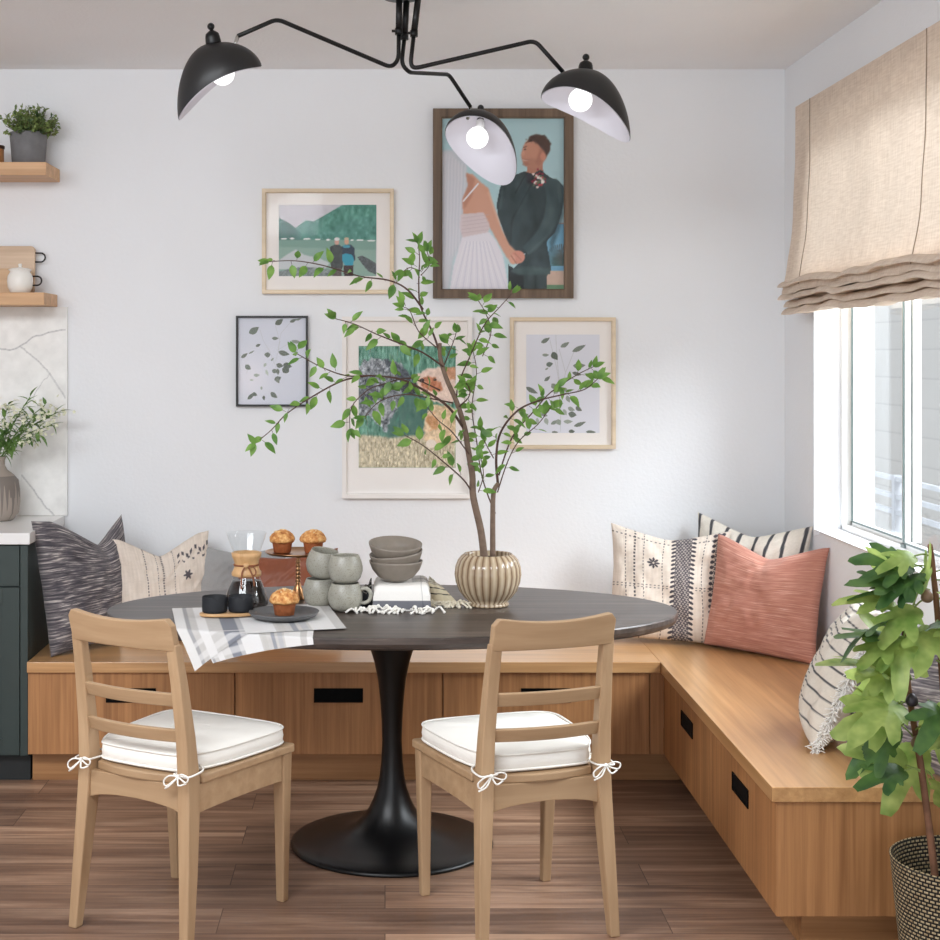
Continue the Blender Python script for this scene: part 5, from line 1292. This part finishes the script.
# ------------------------------------------------------------------ branches in the ribbed pot
bp_ = onT(488, 605.3); tp = thing('potted_tree', 'tall leafy branching stems in a ribbed beige ceramic pot on the table', 'plant', bp_)
t = NT('ribbed_glaze'); b = t.bsdf(Roughness=0.16); tc = t.new('ShaderNodeTexCoord'); sp = t.new('ShaderNodeSeparateXYZ'); t.link(tc.outputs['Object'], sp.inputs[0])
at = t.new('ShaderNodeMath', operation='ARCTAN2'); t.link(sp.outputs[1], at.inputs[0]); t.link(sp.outputs[0], at.inputs[1])
ml = t.new('ShaderNodeMath', operation='MULTIPLY'); ml.inputs[1].default_value = 26; t.link(at.outputs[0], ml.inputs[0])
cs_ = t.new('ShaderNodeMath', operation='COSINE'); t.link(ml.outputs[0], cs_.inputs[0])
nn = t.noise(t.coords(), 14, 3); ad = t.new('ShaderNodeMath', operation='MULTIPLY_ADD'); ad.inputs[1].default_value = .5; ad.inputs[2].default_value = .5; t.link(cs_.outputs[0], ad.inputs[0])
cr_ = t.ramp(ad.outputs[0], [(0.0, rgb(122, 97, 74)), (0.05, rgb(132, 107, 84)), (0.17, rgb(164, 143, 116)), (0.6, rgb(176, 156, 130)), (1.0, rgb(196, 178, 152))]); t.link(cr_, b.inputs['Base Color'])
def rb(t_, s_): return 1 + (0.022 * abs(math.cos(t_ * 13)) - 0.011) * min(1, 5 * s_ * (1 - s_) * 1.4) * (1 if .05 < s_ < .8 else 0)
part(MB().lathe([(0.062, 0), (0.066, 0.002), (0.066, 0.008), (0.060, 0.012), (0.075, 0.026), (0.092, 0.048), (0.1025, 0.076), (0.106, 0.100), (0.1035, 0.126), (0.096, 0.146), (0.086, 0.158), (0.079, 0.163), (0.0765, 0.166), (0.073, 0.163), (0.073, 0.150), (0.001, 0.146)], 260, rib=rb), 'pot', t.m, tp)
part(MB().lathe([(0.001, 0.152), (0.04, 0.153), (0.074, 0.149)], 30), 'soil', plain('dark_soil', rgb(52, 42, 36), .95, 0, .3, 80, .6, 90), tp)
def Q(u, v, d=0.0):   # point of the branch skeleton, d metres nearer or farther than the pot
    D = bp_.y + d; return P(240 + u / 2.35, 220 + v / 2.35, D) - Vector(bp_)
def SK(lst): return [Q(*a) for a in lst]
trunkm = plain('grey_bark', rgb(118, 98, 84), 0.85, 0, .15, 60, .5, 120); twigm = plain('dark_twig', rgb(84, 60, 52), 0.8, 0, .15, 40)
T1 = [(574, 795, 0), (566, 730, 0), (548, 650, 0), (546, 600, 0), (536, 540, 0), (528, 490, 0), (510, 430, 0), (484, 370, 0), (470, 320, .01), (470, 290, .02)]
T2 = [(594, 795, .01), (594, 700, .01), (596, 640, .02), (608, 618, .02)]
def radii(n_, a, b_): return [a + (b_ - a) * i / (n_ - 1) for i in range(n_)]
m = MB(); q = smooth_path(SK(T1), 5); m.tube(q, radii(len(q), .0125, .0062), 10); part(m, 'trunk', trunkm, tp)
m = MB(); q = smooth_path(SK(T2), 5); m.tube(q, radii(len(q), .0095, .0070), 10); part(m, 'trunk', trunkm, tp)
BR = [
 ([(474, 330, .01), (455, 270, .02), (425, 205, .04), (420, 150, .05), (422, 90, .06), (418, 55, .06)], .0040, 1.1),
 ([(430, 210, .03), (395, 165, 0), (350, 142, -.03), (280, 132, -.06), (200, 108, -.10), (130, 96, -.12), (68, 98, -.14)], .0034, .8),
 ([(478, 345, 0), (430, 312, -.05), (380, 292, -.09), (320, 268, -.12), (270, 245, -.14), (225, 232, -.16)], .0032, 1.0),
 ([(526, 490, 0), (490, 440, -.04), (440, 405, -.07), (380, 375, -.10), (310, 366, -.14), (250, 366, -.17), (190, 345, -.2), (130, 312, -.22)], .0046, .9),
 ([(300, 366, -.14), (240, 378, -.16), (170, 415, -.18), (110, 455, -.2), (75, 492, -.2), (36, 525, -.22)], .0030, .95),
 ([(545, 640, 0), (525, 610, -.03), (480, 570, -.08), (430, 530, -.12), (385, 505, -.15)], .0030, .9),
 ([(520, 470, .02), (510, 400, .06), (545, 310, .09), (575, 245, .1), (610, 205, .12), (640, 172, .13)], .0028, .8),
 ([(570, 320, .1), (590, 262, .12), (575, 215, .12), (560, 190, .12)], .0018, 1.3),
 ([(606, 620, .02), (602, 560, .02), (612, 500, .0), (650, 450, -.04), (700, 425, -.08), (760, 410, -.1), (810, 398, -.12), (842, 372, -.14)], .0046, 1.25),
 ([(608, 600, .02), (640, 510, .05), (690, 450, .07), (730, 405, .06), (790, 365, .05), (830, 345, .05)], .0028, 1.1),
 ([(600, 690, .02), (580, 640, .04), (566, 590, .06), (556, 520, .08), (545, 440, .1), (556, 360, .12), (548, 310, .12)], .0026, .9),
 ([(605, 640, .02), (628, 570, 0), (655, 520, -.03), (700, 480, -.05), (730, 440, -.06)], .0022, .7),
 ([(500, 430, -.02), (450, 420, -.06), (390, 410, -.1), (330, 425, -.13), (290, 465, -.14)], .0026, 1.1),
 ([(470, 400, -.02), (400, 372, -.06), (340, 385, -.1), (300, 400, -.12), (262, 440, -.13), (258, 490, -.14)], .0024, 1.1),
 ([(476, 350, .02), (500, 290, .05), (508, 265, .06)], .0020, 1.6),
 ([(512, 440, 0), (535, 420, -.05), (540, 400, -.07), (530, 380, -.09)], .0026, 2.2),
 ([(545, 560, 0), (500, 500, -.05), (465, 470, -.08), (440, 440, -.1)], .0022, 1.1),
 ([(462, 300, .01), (420, 262, 0), (400, 215, -.01), (385, 205, -.01)], .0022, 1.3),
 ([(425, 120, .05), (400, 112, .05), (385, 120, .05)], .0016, 1.6),
 ([(425, 130, .05), (445, 105, .06), (440, 75, .06)], .0016, 1.4),
 ([(596, 560, .02), (575, 520, .03), (565, 490, .03)], .0018, 1.7),
 ([(560, 640, .0), (572, 600, -.02), (566, 560, -.03)], .0018, 1.3),
]
tw = MB(); lv_ = MB(); r_ = random.Random(21)
for pts, rad, dens in BR:
    q = smooth_path(SK(pts), 5); tw.tube(q, radii(len(q), rad, .0012), 7)
    tot = 0.0; side = 1
    Lt = sum((q[i + 1] - q[i]).length for i in range(len(q) - 1)); run = 0.0
    for i in range(1, len(q)):
        run += (q[i] - q[i - 1]).length
        if run / Lt < .22 and rad > .0021: continue
        tot += (q[i] - q[i - 1]).length * 44 * dens
        while tot > 0:
            tot -= 1; side = -side; d = (q[i] - q[i - 1]).normalized()
            per = d.cross(Vector((0, 1, 0.01))).normalized() * side
            dd_ = (d * r_.uniform(.2, .9) + per * r_.uniform(.4, 1.1) + Vector((r_.gauss(0, .35), r_.gauss(0, .5), r_.gauss(-.12, .35)))).normalized()
            st = q[i] + Vector((r_.gauss(0, .003), r_.gauss(0, .003), r_.gauss(0, .003)))
            pet = st + dd_ * r_.uniform(.006, .016); tw.tube([st, pet], .0007, 4)
            L_ = r_.uniform(.030, .052)
            add_leaf(lv_, pet, dd_ + Vector((0, 0, r_.uniform(-.3, .1))), Vector((r_.gauss(0, .6), -1.0, r_.uniform(.2, 1.2))), L_, L_ * r_.uniform(.42, .56), r_.uniform(.1, .35), r_.uniform(.05, .3), 6)
    d = (q[-1] - q[-2]).normalized()
    for k in range(3):
        dd_ = (d + Vector((r_.gauss(0, .5), r_.gauss(0, .4), r_.gauss(0, .5)))).normalized(); L_ = r_.uniform(.034, .046)
        add_leaf(lv_, q[-1], dd_, Vector((r_.gauss(0, .5), -1, .6)), L_, L_ * .48, .2, .15, 6)
part(tw, 'twigs', twigm, tp); part(lv_, 'leaves', leafmat('branch_leaf', rgb(82, 130, 58), rgb(140, 184, 88), .45, .4), tp)

# ------------------------------------------------------------------ fig plant in a basket
FD = 3.58; fc = Vector((1.385, FD, 0))
fp = thing('fig_plant', 'leafy fig plant with small fruit in a woven black and tan basket', 'plant', fc)
t = NT('basket_weave'); b = t.bsdf(Roughness=0.7); tc = t.new('ShaderNodeTexCoord'); sp = t.new('ShaderNodeSeparateXYZ'); t.link(tc.outputs['Object'], sp.inputs[0])
at = t.new('ShaderNodeMath', operation='ARCTAN2'); t.link(sp.outputs[1], at.inputs[0]); t.link(sp.outputs[0], at.inputs[1])
a1 = t.new('ShaderNodeMath', operation='MULTIPLY'); a1.inputs[1].default_value = 0.17; t.link(at.outputs[0], a1.inputs[0])
cb = t.new('ShaderNodeCombineXYZ'); t.link(a1.outputs[0], cb.inputs[0]); t.link(sp.outputs[2], cb.inputs[1])
br = t.new('ShaderNodeTexBrick'); br.offset = .5; br.inputs['Scale'].default_value = 1; br.inputs['Brick Width'].default_value = .0150; br.inputs['Row Height'].default_value = .0092
br.inputs['Mortar Size'].default_value = .0030; br.inputs['Mortar Smooth'].default_value = .6; br.inputs['Color1'].default_value = rgb(196, 178, 142); br.inputs['Color2'].default_value = rgb(170, 148, 112); br.inputs['Mortar'].default_value = rgb(24, 22, 20)
t.link(cb.outputs[0], br.inputs['Vector']); t.link(br.outputs['Color'], b.inputs['Base Color'])
iv = t.new('ShaderNodeMath', operation='SUBTRACT'); iv.inputs[0].default_value = 1; t.link(br.outputs['Fac'], iv.inputs[1]); t.bump(b, iv.outputs[0], .9, .004)
part(MB().lathe([(0.130, 0.001), (0.137, 0.004), (0.150, 0.12), (0.162, 0.24), (0.171, 0.335), (0.173, 0.342), (0.170, 0.345), (0.166, 0.340), (0.156, 0.24), (0.150, 0.20)], 90), 'basket', t.m, fp)
part(MB().lathe([(0.001, 0.222), (0.10, 0.225), (0.151, 0.220)], 40), 'soil', plain('potting_soil', rgb(44, 34, 28), .95, 0, .3, 60, .6, 80), fp)
def G(px, py, D=FD): return P(px, py, D) - fc
bark = plain('fig_bark', rgb(122, 84, 62), 0.75, 0, .2, 40, .4, 90)
ST = [[G(941, 935), G(932, 850), G(920, 760), G(910, 700), G(905, 650), G(905, 620, FD + .01)], [G(958, 930, FD + .02), G(952, 800), G(944, 700), G(938, 620), G(932, 560, FD - .01), G(930, 545, FD - .02)], [G(975, 930, FD - .03), G(985, 800, FD - .05), G(990, 690, FD - .05), G(985, 610, FD - .05)]]
for s_ in ST:
    q = smooth_path(s_, 5); part(MB().tube(q, radii(len(q), .0095, .006), 9), 'stem', bark, fp)
def fig_leaf(mb, base, d, up, S, droop, rr, mi=0):
    """deeply lobed leaf: lobes fanned about the stalk end"""
    d = d.normalized(); s_ = d.cross(up)
    if s_.length < .05: s_ = d.cross(Vector((1, .2, .1)))
    s_.normalize(); n_ = s_.cross(d).normalized()
    outl = []
    lobes = [(-2.15, .42), (-1.15, .74), (0, 1.0), (1.15, .74), (2.15, .42)]
    # closed outline sampled by angle
    K = 72
    for k in range(K):
        a = -PI + 2 * PI * k / K; r = .30
        for la, ll in lobes:
            r = max(r, ll * math.exp(-((a - la * .62) / (.40 if ll > .5 else .42)) ** 2 * .9))
        r *= 1 + .035 * math.sin(a * 29 + rr)
        outl.append((r * math.cos(a), r * math.sin(a)))
    c0_ = base + d * (S * .20)
    def pt(x, y):
        l = math.hypot(x, y); z = -droop * l * l * .55 + .10 * abs(y) - .03 * math.cos(y * 14) * abs(y)
        return base + d * (S * (.20 + x * .8)) + s_ * (S * y * .8) + n_ * (S * z)
    vs = [pt(0, 0)] + [pt(x * .5, y * .5) for x, y in outl] + [pt(x, y) for x, y in outl]
    fs = [(0, 1 + k, 1 + (k + 1) % K) for k in range(K)] + [(1 + k, 1 + K + k, 1 + K + (k + 1) % K, 1 + (k + 1) % K) for k in range(K)]
    mb.add(vs, fs, True, mi)
lf = MB(); pet_ = MB(); r_ = random.Random(5)
LV = [ # leaf start on a stem (px,py), tip direction in the picture, depth lean, size
 (930, 556, -30, 4, -.2, .09), (930, 568, -60, 6, -.1, .12), (932, 575, -55, 18, -.5, .13), (930, 590, -70, 10, .2, .14), (934, 572, 30, 4, -.3, .11),
 (915, 615, -60, -18, .1, .14), (908, 620, -62, 14, -.3, .15), (906, 630, -50, 30, -.5, .14), (912, 610, 10, -40, -.3, .13), (905, 640, 30, -20, -.6, .14),
 (938, 620, -30, 30, -.9, .15), (938, 640, 30, 25, -.8, .15), (945, 600, 40, -10, -.5, .15), (908, 690, -55, -30, -.2, .17), (908, 700, -45, 10, -.7, .17),
 (912, 720, -40, 38, .1, .17), (915, 730, 40, -22, -.7, .17), (940, 690, 30, 30, -.5, .16), (920, 770, -50, 6, -.3, .14), (924, 775, -48, -16, .1, .14), (925, 770, 30, 40, .2, .15),
 (940, 740, 40, 10, -.4, .15), (985, 640, -20, -30, -.3, .15), (985, 660, 30, 20, -.3, .15), (988, 600, 20, -40, -.2, .15), (985, 620, -50, 0, -.6, .15), (985, 700, -40, 24, -.4, .15),
 (936, 600, -42, -34, .3, .12), (928, 700, 18, 44, .3, .16), (905, 650, -30, 44, .2, .14), (926, 735, -16, 50, .4, .17), (934, 640, -46, 22, .1, .15),
 (926, 570, -50, -8, .1, .12), (930, 566, -30, 20, -.4, .11), (920, 590, -62, -6, -.2, .15), (925, 600, -40, 26, -.5, .14), (915, 605, -30, -44, .2, .13), (908, 640, -64, -4, -.3, .15), (906, 625, -20, 40, -.7, .14),
 (934, 580, 30, 14, -.6, .13), (938, 600, 40, -26, -.3, .14), (936, 660, 20, 40, -.7, .15), (912, 680, -30, -46, .2, .15), (916, 700, -64, 26, -.2, .17), (920, 755, 20, -30, -.6, .15), (918, 745, -40, -44, .3, .14), (945, 700, -30, 20, -.9, .15), (985, 640, 30, 30, -.6, .15), (940, 585, 34, 0, .2, .12), (916, 650, -50, 46, .0, .15),
]
for px, py, dx, dy, dd_, S in LV:
    st = G(px, py, FD - .005); d = Vector((dx, dd_ * 55, -dy)).normalized(); e = st + d * .045 + Vector((0, 0, .008))
    pet_.tube(smooth_path([st, st + d * .02 + Vector((0, 0, .008)), e], 4), .0022, 6)
    fig_leaf(lf, e, d + Vector((0, 0, .02)), Vector((r_.gauss(0, .45), -.5 + r_.gauss(0, .45), 1)), S * r_.uniform(.95, 1.15), r_.uniform(.1, .7), r_.uniform(0, 6), 2 if r_.random() < .36 else 0)
_o = len(lf.f); lf.add(pet_.v, pet_.f, True, 1)
part(lf, 'leaves', [leafmat('fig_leaf', rgb(124, 156, 74), rgb(190, 208, 122), .42, .42), plain('leaf_stalk', rgb(140, 160, 90), .6), leafmat('fig_leaf_older', rgb(52, 88, 48), rgb(96, 132, 66), .4, .3)], fp)
for px, py, ripe in ((903, 656, 1), (927, 596, 0), (917, 742, 0), (912, 700, 1)):
    part(MB().ball(G(px, py, FD - .02), .014, 14, (1, 1, 1.15), lambda p: Vector((p.x * (1 - .25 * p.z), p.y * (1 - .25 * p.z), p.z))), 'fig', plain('ripe_fig', rgb(46, 36, 48), .4) if ripe else plain('unripe_fig', rgb(140, 112, 92), .45, 0, .2, 60), fp, label='dark ripe fig' if ripe else 'brown half-ripe fig')

# ------------------------------------------------------------------ repeats share a group
for base, g in (('throw_pillow', 'throw pillows on the corner bench'), ('picture_frame', 'framed pictures on the back wall'), ('dining_chair', 'wooden dining chairs at the table'),
                ('seat_cushion', 'cream seat cushions on the chairs'), ('muffin', 'muffins on the table'), ('floating_shelf', 'oak floating shelves'), ('cutting_board', 'cutting boards on the lower shelf'),
                ('creamer_cup', 'black cups on the oval tray'), ('storage_bench', 'oak storage benches of the corner seat'), ('folded_throw', 'folded throws under the bowls')):
    for o in list(C.objects):
        if o.parent is None and o.name.split('.')[0] == base: o['group'] = g

# ------------------------------------------------------------------ light and camera
w = bpy.data.worlds.new('World'); bpy.context.scene.world = w; w.use_nodes = True
bg = w.node_tree.nodes['Background']; bg.inputs[0].default_value = (0.90, 0.95, 1.0, 1); bg.inputs[1].default_value = 0.9
def area(name, loc, target, sx, sy, power, col=(1, 1, 1)):
    l = bpy.data.lights.new(name, 'AREA'); l.shape = 'RECTANGLE'; l.size = sx; l.size_y = sy; l.energy = power; l.color = col
    o = bpy.data.objects.new(name, l); C.objects.link(o); o.location = loc
    o.rotation_euler = (Vector(target) - Vector(loc)).to_track_quat('-Z', 'Y').to_euler(); return o
area('sky_light_window', (3.2, 4.3, 2.75), (XW, 4.7, 1.3), 3.4, 1.3, 190, (0.90, 0.95, 1.0))
area('overhead_fill_light', (-1.6, 2.3, 2.62), (-1.5, 3.3, 0.0), 2.4, 1.4, 105, (0.92, 0.96, 1.0))  # added fill lamp out of view, brightens the floor and back wall
area('ceiling_fill_light', (-0.6, -2.0, 0.9), (0.2, 4.6, 2.68), 3.0, 1.4, 16, (0.94, 0.97, 1.0))  # added fill lamp behind the camera, lifts the ceiling
cam = bpy.data.cameras.new('camera'); co = bpy.data.objects.new('camera', cam); C.objects.link(co)
co.location = (0, 0, H); co.rotation_euler = (PI / 2, 0, 0)
cam.sensor_width = 36; cam.lens = F / 940 * 36
cam.shift_x = (470 - CX) / 940; cam.shift_y = -(470 - CY) / 940
cam.clip_start = 0.05; cam.clip_end = 100
s = bpy.context.scene; s.camera = co
s.view_settings.view_transform = 'Standard'; s.view_settings.look = 'None'; s.view_settings.gamma = 1
s.view_settings.exposure = 0.66; s.view_settings.use_curve_mapping = False
s.cycles.max_bounces = 10; s.cycles.diffuse_bounces = 5; s.cycles.transparent_max_bounces = 16
